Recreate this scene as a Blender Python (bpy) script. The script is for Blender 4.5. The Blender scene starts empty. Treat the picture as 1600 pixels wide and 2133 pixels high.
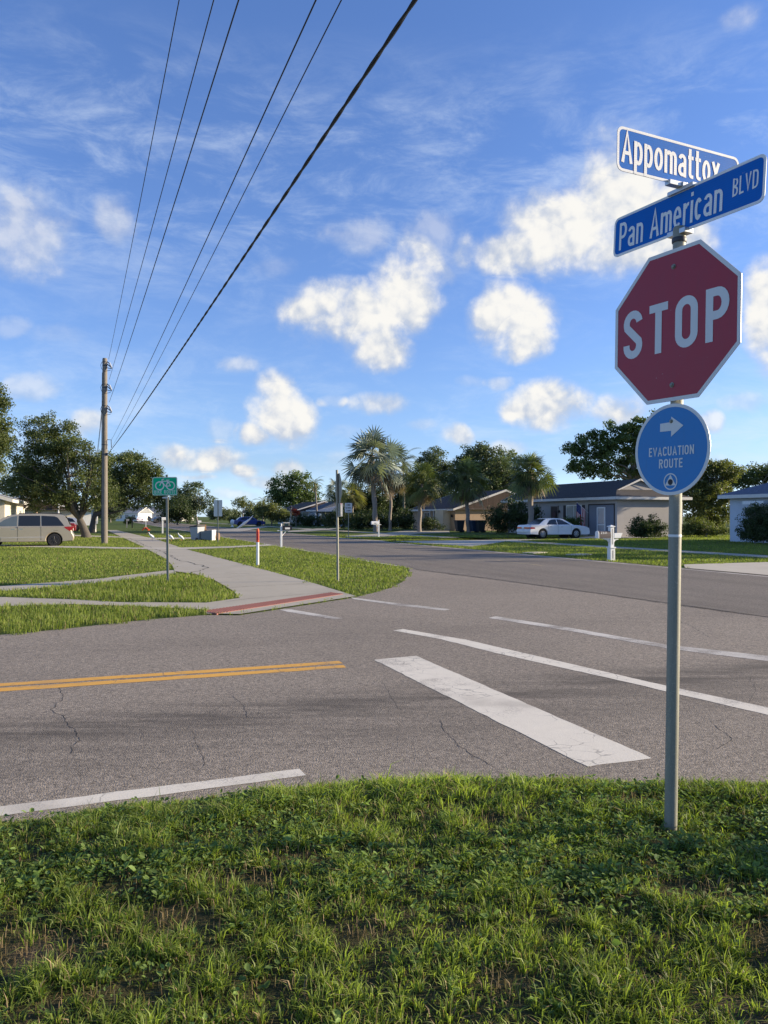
import bpy, bmesh, math, random
import numpy as np
from mathutils import Vector, Matrix

R = math.radians
SC = bpy.context.scene
COL = SC.collection
# ------------------------------------------------------------------ camera
# world: X to the right, Y ahead along the view, Z up; eye 1.633 m above the road
F, YH, EYE = 1603.0, 1075.0, 1.633
cam = bpy.data.cameras.new("camera")
cam.sensor_fit = 'VERTICAL'; cam.sensor_height = 36.0
cam.lens = 36.0 * F / 2133.0
cam.clip_start = 0.05; cam.clip_end = 3000
co = bpy.data.objects.new("camera", cam); COL.objects.link(co)
co.location = (0, 0, EYE)
co.rotation_euler = (R(90.0) + math.atan(8.5 / F), 0, 0)
SC.camera = co
# ------------------------------------------------------------------ sun, exposure
SUN_AZ, SUN_EL = R(7.0), R(15.0)           # azimuth measured from +X towards +Y
sdir = Vector((math.cos(SUN_AZ) * math.cos(SUN_EL), math.sin(SUN_AZ) * math.cos(SUN_EL), math.sin(SUN_EL)))
sl = bpy.data.lights.new("sun", 'SUN'); sl.energy = 5.0; sl.angle = R(0.5); sl.color = (1.0, 0.84, 0.61)
so = bpy.data.objects.new("sun", sl); COL.objects.link(so)
so.rotation_euler = sdir.to_track_quat('Z', 'Y').to_euler()
so.location = (60, 10, 40)
SC.view_settings.view_transform = 'Standard'; SC.view_settings.look = 'None'
SC.view_settings.gamma = 1.0; SC.view_settings.exposure = 0.92
SC.cycles.max_bounces = 6; SC.cycles.diffuse_bounces = 3; SC.cycles.glossy_bounces = 3
SC.cycles.transparent_max_bounces = 8; SC.cycles.transmission_bounces = 4
# ------------------------------------------------------------------ node helper
class NT:
    def __init__(s, tree):
        s.t = tree; tree.nodes.clear()
    def n(s, typ, **kw):
        nd = s.t.nodes.new(typ)
        for k, v in kw.items():
            if k.startswith('i_'):
                key = k[2:]; key = int(key) if key.isdigit() else key.replace('_', ' ')
                s.put(nd.inputs[key], v)
            else: setattr(nd, k, v)
        return nd
    def put(s, sock, v):
        if hasattr(v, 'links') or isinstance(v, bpy.types.NodeSocket): s.t.links.new(v, sock)
        elif hasattr(v, 'outputs'): s.t.links.new(v.outputs[0], sock)
        else: sock.default_value = v
    def m(s, op, a, b=None, c=None, clamp=False):
        nd = s.t.nodes.new('ShaderNodeMath'); nd.operation = op; nd.use_clamp = clamp
        for i, v in enumerate((a, b, c)):
            if v is not None: s.put(nd.inputs[i], v)
        return nd.outputs[0]
    def mix(s, f, a, b, blend='MIX'):
        nd = s.t.nodes.new('ShaderNodeMix'); nd.data_type = 'RGBA'; nd.blend_type = blend
        s.put(nd.inputs[0], f); s.put(nd.inputs[6], col(a)); s.put(nd.inputs[7], col(b))
        return nd.outputs[2]
    def noise(s, vec, scale, detail=4, rough=0.55, dist=0.0):
        return s.n('ShaderNodeTexNoise', i_Vector=vec, i_Scale=scale, i_Detail=detail, i_Roughness=rough, i_Distortion=dist).outputs[0]
    def ss(s, x, lo, hi):
        nd = s.t.nodes.new('ShaderNodeMapRange'); nd.interpolation_type = 'SMOOTHSTEP'
        s.put(nd.inputs[0], x); nd.inputs[1].default_value = lo; nd.inputs[2].default_value = hi
        nd.inputs[3].default_value = 0; nd.inputs[4].default_value = 1
        return nd.outputs[0]
def col(c):
    return (c[0], c[1], c[2], 1.0) if isinstance(c, (tuple, list)) and len(c) == 3 else c

# ------------------------------------------------------------------ sky with clouds
def pix_dir(px, py):
    x, z = (px - 800) / F, -(py - YH) / F
    return math.atan2(x, 1.0), math.atan2(z, math.hypot(1.0, x))
world = bpy.data.worlds.new("World"); SC.world = world; world.use_nodes = True
def build_world():
    T = NT(world.node_tree)
    out = T.n('ShaderNodeOutputWorld'); bg = T.n('ShaderNodeBackground')
    sky = T.n('ShaderNodeTexSky'); sky.sky_type = 'NISHITA'; sky.sun_disc = False
    sky.sun_elevation = SUN_EL; sky.sun_rotation = R(90) - SUN_AZ
    sky.air_density = 1.0; sky.dust_density = 0.3; sky.ozone_density = 2.5
    tc = T.n('ShaderNodeTexCoord').outputs['Generated']
    sep = T.n('ShaderNodeSeparateXYZ', i_0=tc)
    x, y, z = sep.outputs
    az = T.m('ARCTAN2', x, y); el = T.m('ARCSINE', z)
    # domain wobble for ragged outlines
    nv = T.n('ShaderNodeTexNoise', i_Vector=tc, i_Scale=9.0, i_Detail=2.0)
    ns = T.n('ShaderNodeSeparateXYZ', i_0=nv.outputs['Color'])
    azw = T.m('ADD', az, T.m('MULTIPLY', T.m('SUBTRACT', ns.outputs[0], 0.5), 0.05))
    elw = T.m('ADD', el, T.m('MULTIPLY', T.m('SUBTRACT', ns.outputs[1], 0.5), 0.035))
    # px, py, rx, ry, strength
    clouds = [(735, 655, 130, 62, 1), (850, 610, 78, 78, 1), (800, 725, 66, 52, .95), (640, 655, 60, 32, .85),
              (1060, 660, 84, 66, 1), (1095, 705, 56, 40, .95),
              (1180, 480, 160, 80, 1), (1290, 410, 110, 105, 1), (1080, 520, 90, 45, .9), (1390, 470, 95, 85, 1), (1290, 520, 120, 50, .95), (930, 530, 70, 60, .62),
              (600, 872, 66, 52, 1), (592, 815, 44, 45, .95), (540, 905, 36, 24, .9),
              (1140, 842, 82, 46, 1), (1090, 850, 40, 26, .85), (50, 485, 105, 95, .74), (232, 452, 44, 52, .70),
              (1285, 858, 68, 36, .95), (795, 848, 62, 26, .86), (430, 958, 80, 32, .98), (505, 982, 34, 16, .9), (360, 950, 50, 28, .75),
              (500, 766, 52, 20, .72), (955, 910, 30, 22, .86), (1590, 650, 52, 110, 1), (592, 970, 34, 22, .86), (565, 1002, 70, 18, .8),
              (60, 800, 62, 30, .70), (172, 890, 36, 28, .82), (740, 490, 75, 36, .66), (1555, 15, 50, 26, .66), (1050, 790, 24, 14, .72),
              (1482, 882, 24, 22, .8), (1545, 842, 48, 24, .68), (1060, 930, 45, 20, .75), (460, 900, 46, 26, .64), (30, 676, 40, 20, .62), (1000, 790, 30, 12, .6), (720, 905, 40, 14, .6), (480, 1035, 60, 14, .7), (690, 950, 24, 12, .6), (620, 1040, 70, 12, .72), (400, 1000, 50, 14, .66), (880, 890, 34, 14, .64), (700, 840, 30, 14, .6), (1480, 960, 40, 14, .62), (130, 700, 60, 22, .58), (560, 560, 50, 24, .58), (900, 500, 70, 50, .66),
              (-300, 620, 190, 110, .95), (1950, 560, 200, 120, .95), (2200, 840, 160, 60, .9), (-500, 900, 160, 50, .9)]
    D = None; V = None; O = None
    for (px, py, rx, ry, st) in clouds:
        a, e = pix_dir(px, py)
        ra, re = rx / F * math.cos(a) ** 2 + 1e-4, ry / F * math.cos(a)
        da = T.m('MULTIPLY', T.m('SUBTRACT', azw, a), 1 / ra)
        de = T.m('MULTIPLY', T.m('SUBTRACT', elw, e), 1 / re)
        r2 = T.m('ADD', T.m('MULTIPLY', da, da), T.m('MULTIPLY', de, de))
        d = T.m('SUBTRACT', 0.6 + 0.4 * st, T.m('MULTIPLY', r2, 0.62))
        o = T.m('MULTIPLY', T.ss(d, -0.55, 0.15), min(1.0, max(0.16, (st - 0.52) / 0.40)))
        O = o if O is None else T.m('MAXIMUM', O, o)
        D = d if D is None else T.m('SMOOTH_MAX', D, d, 0.12)
        v = T.m('ADD', T.m('MULTIPLY', de, 0.5), 0.5)               # 0 under the cloud, 1 on its top
        v = T.m('MULTIPLY', v, T.m('GREATER_THAN', d, 0.0))
        V = v if V is None else T.m('MAXIMUM', V, v)
    fb = T.noise(tc, 20.0, 10, 0.66, 0.2)
    fb2 = T.noise(tc, 11.0, 6, 0.6)
    # cauliflower billows: rounded cells at two sizes
    wv = T.n('ShaderNodeVectorMath', operation='ADD', i_0=tc, i_1=T.n('ShaderNodeVectorMath', operation='SCALE', i_0=T.n('ShaderNodeTexNoise', i_Vector=tc, i_Scale=40.0, i_Detail=3.0).outputs['Color'], i_Scale=0.022).outputs[0]).outputs[0]
    def billow(vec):
        a_ = T.n('ShaderNodeTexVoronoi', feature='SMOOTH_F1', i_Vector=vec, i_Scale=30.0, i_Smoothness=0.35).outputs['Distance']
        b_ = T.n('ShaderNodeTexVoronoi', feature='SMOOTH_F1', i_Vector=vec, i_Scale=72.0, i_Smoothness=0.35).outputs['Distance']
        return T.m('SUBTRACT', 1.0, T.m('ADD', T.m('MULTIPLY', a_, 0.85), T.m('MULTIPLY', b_, 0.42)))
    bil = billow(wv)
    bil_s = billow(T.n('ShaderNodeVectorMath', operation='ADD', i_0=wv, i_1=(0.006, 0.0, 0.008)).outputs[0])
    dens = T.m('ADD', D, T.m('MULTIPLY', T.m('SUBTRACT', fb, 0.5), 1.25))
    dens = T.m('ADD', dens, T.m('MULTIPLY', T.m('SUBTRACT', fb2, 0.5), 1.25))
    dens = T.m('ADD', dens, T.m('MULTIPLY', T.m('SUBTRACT', bil, 0.45), 0.38))
    dens = T.m('ADD', dens, 0.10)
    alpha = T.m('POWER', T.ss(dens, -0.02, 1.0), 1.3)
    alpha = T.m('MULTIPLY', alpha, O)
    # shading inside the cloud: bright sunlit billows, grey-mauve feet and thin rims
    off = T.n('ShaderNodeVectorMath', operation='ADD', i_0=tc, i_1=(0.010, 0.0, 0.012))
    fbs = T.noise(off.outputs[0], 20.0, 10, 0.66, 0.2)
    lit = T.m('ADD', T.m('MULTIPLY', T.m('SUBTRACT', bil, bil_s), 0.7), T.m('ADD', T.m('MULTIPLY', T.m('SUBTRACT', fb, fbs), 0.8), T.m('ADD', T.m('MULTIPLY', dens, 0.36), T.m('MULTIPLY', V, 0.26))))
    lit = T.m('ADD', lit, T.m('MULTIPLY', T.m('SUBTRACT', fb2, 0.5), 1.35))
    lit = T.ss(lit, 0.02, 0.84)
    ccol = T.mix(lit, (3.45, 3.85, 4.6), (6.2, 6.05, 5.7))
    # high thin streaks
    mp = T.n('ShaderNodeMapping', i_Vector=tc); mp.inputs['Rotation'].default_value = (0.0, R(14), 0.0); mp.inputs['Scale'].default_value = (2.2, 2.2, 6.5)
    ci = T.noise(mp.outputs[0], 4.2, 9, 0.68, 0.4)
    ci2 = T.noise(tc, 2.6, 3, 0.5)
    band = T.m('MULTIPLY', T.ss(el, 0.22, 0.36), T.m('SUBTRACT', 1.0, T.ss(el, 0.44, 0.58)))
    low = T.m('SUBTRACT', 1.0, T.ss(el, 0.02, 0.34))
    cam_ = T.m('ADD', T.m('MULTIPLY', band, 0.95), T.m('MULTIPLY', low, 1.1))
    cm = T.m('MULTIPLY', T.ss(T.m('ADD', T.m('MULTIPLY', ci, .75), T.m('MULTIPLY', ci2, .35)), 0.48, 0.84), cam_)
    ramp = T.n('ShaderNodeValToRGB', i_Fac=T.m('MULTIPLY', el, 1.6))
    for i, (p_, c_) in enumerate(SKY_TINT):
        e_ = ramp.color_ramp.elements[i] if i < 2 else ramp.color_ramp.elements.new(p_)
        e_.position = p_; e_.color = col(tuple(q / 4 for q in c_))
    skyc = T.mix(1.0, T.mix(1.0, sky.outputs[0], (4, 4, 4), 'MULTIPLY'), ramp.outputs[0], 'MULTIPLY')
    c1 = T.mix(T.m('MULTIPLY', cm, 0.60), skyc, (4.9, 5.6, 6.5))
    c2 = T.mix(T.m('MULTIPLY', alpha, 0.97), c1, ccol)
    T.put(bg.inputs[0], c2); bg.inputs[1].default_value = 0.084
    T.put(out.inputs[0], bg)
SKY_TINT = ((0.0, (1.15, 1.6, 3.0)), (1.0, (.98, 1.14, 1.60)), (0.24, (.92, 1.02, 1.42)), (.1, (.84, .98, 1.5)))
build_world()
world.cycles.sampling_method = 'MANUAL'; world.cycles.sample_map_resolution = 512

# ------------------------------------------------------------------ geometry helpers
TH = R(20.5)                                # the boulevard runs 20.5 degrees left of the view
CU, SU = math.cos(TH), math.sin(TH)
def UV(u, v): return (u * CU - v * SU, u * SU + v * CU)          # u across the boulevard, v along it
def G(px, py):
    Y = F * EYE / (py - YH); return ((px - 800) / F * Y, Y)
def AT(px, py, Y): return ((px - 800) / F * Y, Y, EYE - (py - YH) / F * Y)

class MB:
    def __init__(s): s.v = []; s.f = []; s.M = None; s.mi = []; s.cur = 0
    def add(s, vs, fs):
        b = len(s.v)
        for p in vs:
            p = Vector(p)
            s.v.append(tuple(s.M @ p) if s.M is not None else tuple(p))
        for f in fs: s.f.append(tuple(b + i for i in f)); s.mi.append(s.cur)
        return s
    def box(s, c, d, rz=0.0):
        x, y, z = d[0] / 2, d[1] / 2, d[2] / 2
        vs = []
        for dz in (-z, z):
            for (dx, dy) in ((-x, -y), (x, -y), (x, y), (-x, y)):
                X = dx * math.cos(rz) - dy * math.sin(rz); Y = dx * math.sin(rz) + dy * math.cos(rz)
                vs.append((c[0] + X, c[1] + Y, c[2] + dz))
        return s.add(vs, [(3, 2, 1, 0), (4, 5, 6, 7), (0, 1, 5, 4), (1, 2, 6, 5), (2, 3, 7, 6), (3, 0, 4, 7)])
    def b2(s, a, b): return s.box([(a[i] + b[i]) / 2 for i in range(3)], [abs(b[i] - a[i]) for i in range(3)])
    def prism(s, poly, z0, z1):                                  # poly (x,y) counter-clockwise, extruded in z
        n = len(poly)
        vs = [(p[0], p[1], z0) for p in poly] + [(p[0], p[1], z1) for p in poly]
        fs = [tuple(range(n - 1, -1, -1)), tuple(range(n, 2 * n))] + [(i, (i + 1) % n, n + (i + 1) % n, n + i) for i in range(n)]
        return s.add(vs, fs)
    def sheet(s, poly, z): return s.add([(p[0], p[1], z) for p in poly], [tuple(range(len(poly)))])
    def tube(s, pts, rad, n=8, cap=True):
        pts = [Vector(p) for p in pts]
        if not hasattr(rad, '__len__'): rad = [rad] * len(pts)
        vs = []; fs = []; up = None
        for i, p in enumerate(pts):
            d = (pts[min(i + 1, len(pts) - 1)] - pts[max(i - 1, 0)]).normalized()
            if up is None: up = Vector((0, 0, 1)) if abs(d.z) < 0.9 else Vector((1, 0, 0))
            a = d.cross(up).normalized(); b = a.cross(d).normalized(); up = b
            for k in range(n):
                t = 2 * math.pi * k / n
                vs.append(p + (a * math.cos(t) + b * math.sin(t)) * rad[i])
        for i in range(len(pts) - 1):
            for k in range(n):
                fs.append((i * n + k, i * n + (k + 1) % n, (i + 1) * n + (k + 1) % n, (i + 1) * n + k))
        if cap:
            fs.append(tuple(range(n - 1, -1, -1))); m = (len(pts) - 1) * n; fs.append(tuple(range(m, m + n)))
        return s.add(vs, fs)
    def lathe(s, prof, n=16, axis='z', c=(0, 0, 0)):             # prof (r, h)
        vs = []; fs = []
        for (r, h) in prof:
            for k in range(n):
                t = 2 * math.pi * k / n; a, b = r * math.cos(t), r * math.sin(t)
                p = (a, b, h) if axis == 'z' else ((a, h, b) if axis == 'y' else (h, a, b))
                vs.append((p[0] + c[0], p[1] + c[1], p[2] + c[2]))
        for i in range(len(prof) - 1):
            for k in range(n):
                q = (i * n + k, i * n + (k + 1) % n, (i + 1) * n + (k + 1) % n, (i + 1) * n + k)
                fs.append(q)
        fs.append(tuple(range(n - 1, -1, -1))); m = (len(prof) - 1) * n; fs.append(tuple(range(m, m + n)))
        return s.add(vs, fs)
    def build(s, name, mats, parent=None, smooth=None, recalc=True, bevel=0.0):
        me = bpy.data.meshes.new(name); me.from_pydata(s.v, [], s.f)
        if not isinstance(mats, (list, tuple)): mats = [mats]
        for m in mats: me.materials.append(m)
        if any(s.mi): me.polygons.foreach_set('material_index', s.mi)
        if recalc or smooth is not None or bevel:
            bm = bmesh.new(); bm.from_mesh(me)
            if recalc: bmesh.ops.recalc_face_normals(bm, faces=bm.faces)
            if bevel:
                es = [e for e in bm.edges if len(e.link_faces) == 2 and e.calc_face_angle(0) > 0.6]
                bmesh.ops.bevel(bm, geom=es, offset=bevel, segments=2, profile=0.6, affect='EDGES', clamp_overlap=True)
            if smooth is not None:
                a = R(smooth)
                for f in bm.faces: f.smooth = True
                for e in bm.edges: e.smooth = len(e.link_faces) == 2 and e.calc_face_angle(0) < a
            bm.to_mesh(me); bm.free()
        o = bpy.data.objects.new(name, me); COL.objects.link(o)
        if parent is not None: o.parent = parent
        return o
def tag(o, label=None, cat=None, group=None, kind=None):
    if label: o['label'] = label
    if cat: o['category'] = cat
    if group: o['group'] = group
    if kind: o['kind'] = kind
    return o
def thing(name, label, cat, loc=(0, 0, 0), rz=0.0, group=None):
    o = bpy.data.objects.new(name, None); COL.objects.link(o)
    o.empty_display_size = 0.2
    o.location = loc if len(loc) == 3 else (loc[0], loc[1], 0.0); o.rotation_euler = (0, 0, rz)
    return tag(o, label, cat, group)
def struct(o): o['kind'] = 'structure'; return o
def copy_tree(o, parent=None):
    c = o.copy(); COL.objects.link(c); c.parent = parent
    for ch in o.children: copy_tree(ch, c)
    return c
def raw_mesh(name, V, faces_sizes, loops, mats, parent=None, attrs=None, mat_idx=None):
    me = bpy.data.meshes.new(name)
    me.vertices.add(len(V)); me.vertices.foreach_set('co', np.asarray(V, np.float32).ravel())
    me.loops.add(len(loops)); me.loops.foreach_set('vertex_index', np.asarray(loops, np.int32))
    st = np.concatenate([[0], np.cumsum(faces_sizes)[:-1]]).astype(np.int32)
    me.polygons.add(len(faces_sizes)); me.polygons.foreach_set('loop_start', st)
    for m in (mats if isinstance(mats, (list, tuple)) else [mats]): me.materials.append(m)
    if mat_idx is not None: me.polygons.foreach_set('material_index', np.asarray(mat_idx, np.int32))
    for k, a in (attrs or {}).items():
        at = me.attributes.new(k, 'FLOAT', 'POINT'); at.data.foreach_set('value', np.asarray(a, np.float32))
    me.update(calc_edges=True)
    o = bpy.data.objects.new(name, me); COL.objects.link(o)
    if parent is not None: o.parent = parent
    return o

# ------------------------------------------------------------------ materials
def new_mat(name):
    m = bpy.data.materials.new(name); m.use_nodes = True
    T = NT(m.node_tree); out = T.n('ShaderNodeOutputMaterial'); return m, T, out
def simple(name, c, rough=0.6, metal=0.0, var=0.12, scale=6.0, bump=0.0, bscale=40.0, spec=0.4, coat=0.0, dirt=None):
    m, T, out = new_mat(name)
    tc = T.n('ShaderNodeTexCoord').outputs['Object']
    n = T.noise(tc, scale, 5, 0.6)
    lo = tuple(max(0, x * (1 - var)) for x in c); hi = tuple(min(1, x * (1 + var)) for x in c)
    cc = T.mix(n, lo, hi)
    if dirt:
        n2 = T.noise(tc, scale * 0.37, 6, 0.7)
        cc = T.mix(T.m('MULTIPLY', T.ss(n2, 0.5, 0.75), dirt[1]), cc, dirt[0])
    p = T.n('ShaderNodeBsdfPrincipled'); T.put(p.inputs['Base Color'], cc)
    T.put(p.inputs['Roughness'], T.m('ADD', rough - 0.06, T.m('MULTIPLY', n, 0.12)))
    p.inputs['Metallic'].default_value = metal; p.inputs['Specular IOR Level'].default_value = spec
    p.inputs['Coat Weight'].default_value = coat; p.inputs['Coat Roughness'].default_value = 0.06
    if bump:
        b = T.n('ShaderNodeBump', i_Strength=bump, i_Distance=0.01, i_Height=T.noise(tc, bscale, 4, 0.6)); T.put(p.inputs['Normal'], b)
    T.put(out.inputs[0], p); return m
def glass_mat(name, c=(0.02, 0.025, 0.03), rough=0.06):
    m, T, out = new_mat(name)
    tc = T.n('ShaderNodeTexCoord').outputs['Object']
    p = T.n('ShaderNodeBsdfPrincipled'); T.put(p.inputs['Base Color'], T.mix(T.noise(tc, 2.0), c, tuple(x * 1.6 for x in c)))
    p.inputs['Roughness'].default_value = rough; p.inputs['Specular IOR Level'].default_value = 0.7
    T.put(out.inputs[0], p); return m
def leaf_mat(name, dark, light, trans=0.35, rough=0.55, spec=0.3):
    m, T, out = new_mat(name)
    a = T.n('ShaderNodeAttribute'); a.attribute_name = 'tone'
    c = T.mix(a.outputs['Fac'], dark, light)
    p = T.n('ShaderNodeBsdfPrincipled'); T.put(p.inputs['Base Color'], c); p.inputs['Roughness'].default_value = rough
    p.inputs['Specular IOR Level'].default_value = spec
    t = T.n('ShaderNodeBsdfTranslucent'); T.put(t.inputs[0], T.mix(1.0, c, (1.5, 1.6, 0.7), 'MULTIPLY'))
    mx = T.n('ShaderNodeMixShader', i_0=trans); T.put(mx.inputs[1], p); T.put(mx.inputs[2], t)
    T.put(out.inputs[0], mx); return m
def bark_mat(name, a, b, scale=5.0, stretch=0.25):
    m, T, out = new_mat(name)
    tc = T.n('ShaderNodeTexCoord').outputs['Object']
    mp = T.n('ShaderNodeMapping', i_Vector=tc); mp.inputs['Scale'].default_value = (1, 1, stretch)
    n = T.noise(mp.outputs[0], scale * 4, 6, 0.65); n2 = T.noise(tc, scale * .6, 3)
    c = T.mix(T.m('ADD', T.m('MULTIPLY', n, .7), T.m('MULTIPLY', n2, .3)), a, b)
    p = T.n('ShaderNodeBsdfPrincipled'); T.put(p.inputs['Base Color'], c); p.inputs['Roughness'].default_value = 0.9
    bm_ = T.n('ShaderNodeBump', i_Strength=0.6, i_Distance=0.03, i_Height=n); T.put(p.inputs['Normal'], bm_)
    T.put(out.inputs[0], p); return m
# ------------------------------------------------------------------ ground materials
def asphalt_mat(name, base, stain=True):
    m, T, out = new_mat(name)
    tc = T.n('ShaderNodeTexCoord').outputs['Object']
    big = T.noise(tc, 0.35, 4, 0.6); mid = T.noise(tc, 3.0, 5, 0.6)
    vo = T.n('ShaderNodeTexVoronoi', i_Vector=tc, i_Scale=85.0)
    sp = T.n('ShaderNodeSeparateColor', i_0=vo.outputs['Color'])
    fine = T.noise(tc, 130.0, 3, 0.7)
    c = T.mix(big, tuple(x * .82 for x in base), tuple(x * 1.16 for x in base))
    c = T.mix(T.m('MULTIPLY', T.ss(mid, .35, .75), .35), c, tuple(x * 1.25 for x in base))
    st = T.m('POWER', sp.outputs[0], 2.6)
    c = T.mix(T.m('MULTIPLY', st, .85), c, (min(1, base[0] * 2.35), min(1, base[1] * 2.3), min(1, base[2] * 2.2)))
    c = T.mix(T.m('MULTIPLY', T.m('SUBTRACT', 1.0, T.ss(fine, .32, .52)), .8), c, tuple(x * .38 for x in base))
    v2 = T.n('ShaderNodeTexVoronoi', i_Vector=tc, i_Scale=42.0); s2 = T.n('ShaderNodeSeparateColor', i_0=v2.outputs['Color'])
    c = T.mix(T.m('MULTIPLY', T.m('POWER', s2.outputs[1], 4.0), .45), c, tuple(min(1, x * 2.0) for x in base))
    c = T.mix(T.m('MULTIPLY', T.m('POWER', s2.outputs[2], 5.0), .55), c, tuple(x * .35 for x in base))
    if stain:
        s3 = T.n('ShaderNodeSeparateXYZ', i_0=tc); x, y, z = s3.outputs
        # oil and tyre band along the middle of the lane
        for (v0, wd, k) in ((6.35, 0.50, .95), (5.5, .35, .40), (10.1, .5, .22)):
            v = T.m('ADD', T.m('MULTIPLY', x, -0.334), T.m('MULTIPLY', y, 0.943))
            wob = T.noise(tc, 0.9, 4, 0.6)
            d = T.m('DIVIDE', T.m('ADD', T.m('SUBTRACT', v, v0), T.m('MULTIPLY', T.m('SUBTRACT', wob, .5), .5)), wd)
            g = T.m('POWER', 2.718, T.m('MULTIPLY', T.m('MULTIPLY', d, d), -1.0))
            mp = T.n('ShaderNodeMapping', i_Vector=tc); mp.inputs['Rotation'].default_value = (0, 0, -R(19.5)); mp.inputs['Scale'].default_value = (0.5, 3.0, 1.0)
            g = T.m('MULTIPLY', g, T.m('MULTIPLY', T.ss(T.noise(mp.outputs[0], 1.3, 6, .7), .3, .65), k))
            c = T.mix(g, c, tuple(b * .42 for b in base))
    else:
        s3 = T.n('ShaderNodeSeparateXYZ', i_0=tc); x, y, z = s3.outputs
        u = T.m('ADD', T.m('MULTIPLY', x, CU), T.m('MULTIPLY', y, SU))
        u = T.m('ADD', u, T.m('MULTIPLY', T.m('SUBTRACT', T.noise(tc, .25, 3), .5), .5))
        for (u0, wd, k) in ((10.5, .38, .30), (12.3, .38, .26), (11.4, .22, .22), (14.7, .38, .30), (16.2, .38, .24)):
            d = T.m('DIVIDE', T.m('SUBTRACT', u, u0), wd)
            g = T.m('MULTIPLY', T.m('POWER', 2.718, T.m('MULTIPLY', T.m('MULTIPLY', d, d), -1.0)), T.m('MULTIPLY', T.ss(T.noise(tc, .7, 4), .25, .6), k))
            c = T.mix(g, c, tuple(b * .5 for b in base))
    # darker and lighter repaired areas with a shape of their own
    pv = T.n('ShaderNodeTexNoise', i_Vector=tc, i_Scale=0.16, i_Detail=1.0)
    c = T.mix(T.m('MULTIPLY', T.ss(pv.outputs[0], .50, .54), .13), c, tuple(b * .55 for b in base))
    c = T.mix(T.m('MULTIPLY', T.ss(T.noise(tc, 5.0, 6, .75), .60, .72), .28), c, tuple(b * .45 for b in base))
    p = T.n('ShaderNodeBsdfPrincipled'); T.put(p.inputs['Base Color'], c); p.inputs['Roughness'].default_value = 0.88
    p.inputs['Specular IOR Level'].default_value = 0.25
    h = T.m('ADD', T.m('MULTIPLY', vo.outputs['Distance'], -1.0), T.m('MULTIPLY', fine, .8))
    b = T.n('ShaderNodeBump', i_Strength=0.55, i_Distance=0.006, i_Height=h); T.put(p.inputs['Normal'], b)
    T.put(out.inputs[0], p); return m
def paint_mat(name, c, under, wear, crack=0.0):
    m, T, out = new_mat(name)
    tc = T.n('ShaderNodeTexCoord').outputs['Object']
    n = T.noise(tc, 1.1, 5, 0.65); f = T.noise(tc, 75.0, 4, 0.75)
    w = T.ss(T.m('ADD', T.m('MULTIPLY', n, .75), T.m('MULTIPLY', f, .55)), .84 - wear, 1.0 - wear)
    sm = T.ss(T.noise(tc, 0.85, 3, .5, .3), .56, .70)
    cc = T.mix(T.noise(tc, 9.0, 5, .7), tuple(x * .80 for x in c), c)
    if crack:
        vo = T.n('ShaderNodeTexVoronoi', feature='DISTANCE_TO_EDGE', i_Vector=T.mix(.06, tc, T.n('ShaderNodeTexNoise', i_Vector=tc, i_Scale=9.0).outputs['Color']), i_Scale=crack)
        k = T.m('MULTIPLY', T.m('SUBTRACT', 1.0, T.ss(vo.outputs['Distance'], .006, .026)), T.ss(T.noise(tc, 1.6, 3), .46, .60))
        cc = T.mix(T.m('MULTIPLY', k, .6), cc, (.12, .11, .10))
    cc = T.mix(T.m('MULTIPLY', sm, .38), cc, tuple(x * .9 for x in under))
    cc = T.mix(T.m('MULTIPLY', w, .88), cc, under)
    p = T.n('ShaderNodeBsdfPrincipled'); T.put(p.inputs['Base Color'], cc); p.inputs['Roughness'].default_value = 0.75
    b = T.n('ShaderNodeBump', i_Strength=0.35, i_Distance=0.004, i_Height=f); T.put(p.inputs['Normal'], b)
    T.put(out.inputs[0], p); return m
def concrete_mat(name, base):
    m, T, out = new_mat(name)
    tc = T.n('ShaderNodeTexCoord').outputs['Object']
    n = T.noise(tc, 0.7, 6, 0.65); f = T.noise(tc, 26.0, 5, 0.7)
    c = T.mix(n, tuple(x * .72 for x in base), tuple(x * 1.12 for x in base))
    c = T.mix(T.m('MULTIPLY', T.ss(f, .5, .8), .3), c, tuple(x * .55 for x in base))
    c = T.mix(T.m('MULTIPLY', T.ss(T.noise(tc, 1.9, 7, .72), .56, .74), .55), c, (base[0] * .40, base[1] * .39, base[2] * .37))
    p = T.n('ShaderNodeBsdfPrincipled'); T.put(p.inputs['Base Color'], c); p.inputs['Roughness'].default_value = 0.9
    b = T.n('ShaderNodeBump', i_Strength=0.3, i_Distance=0.005, i_Height=f); T.put(p.inputs['Normal'], b)
    T.put(out.inputs[0], p); return m
def lawn_mat(name, a, b, soil, soilk):
    m, T, out = new_mat(name)
    tc = T.n('ShaderNodeTexCoord').outputs['Object']
    n = T.noise(tc, 0.16, 4, 0.6); f = T.noise(tc, 14.0, 5, 0.75); g = T.noise(tc, 1.3, 5, .65)
    c = T.mix(n, a, b)
    c = T.mix(T.m('MULTIPLY', T.ss(f, .35, .7), .55), c, tuple(x * .45 for x in a))
    c = T.mix(T.m('MULTIPLY', T.ss(g, .55, .75), soilk), c, soil)
    p = T.n('ShaderNodeBsdfPrincipled'); T.put(p.inputs['Base Color'], c); p.inputs['Roughness'].default_value = 0.95
    p.inputs['Specular IOR Level'].default_value = 0.1
    bb = T.n('ShaderNodeBump', i_Strength=0.8, i_Distance=0.04, i_Height=f); T.put(p.inputs['Normal'], bb)
    T.put(out.inputs[0], p); return m
ASP = (0.222, 0.188, 0.146)
M_asph = asphalt_mat('side_street_asphalt', ASP)
M_asph2 = asphalt_mat('boulevard_asphalt', (0.168, 0.144, 0.115), False)
M_white = paint_mat('white_road_paint', (0.78, 0.71, 0.565), ASP, 0.17, 6.0)
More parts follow.
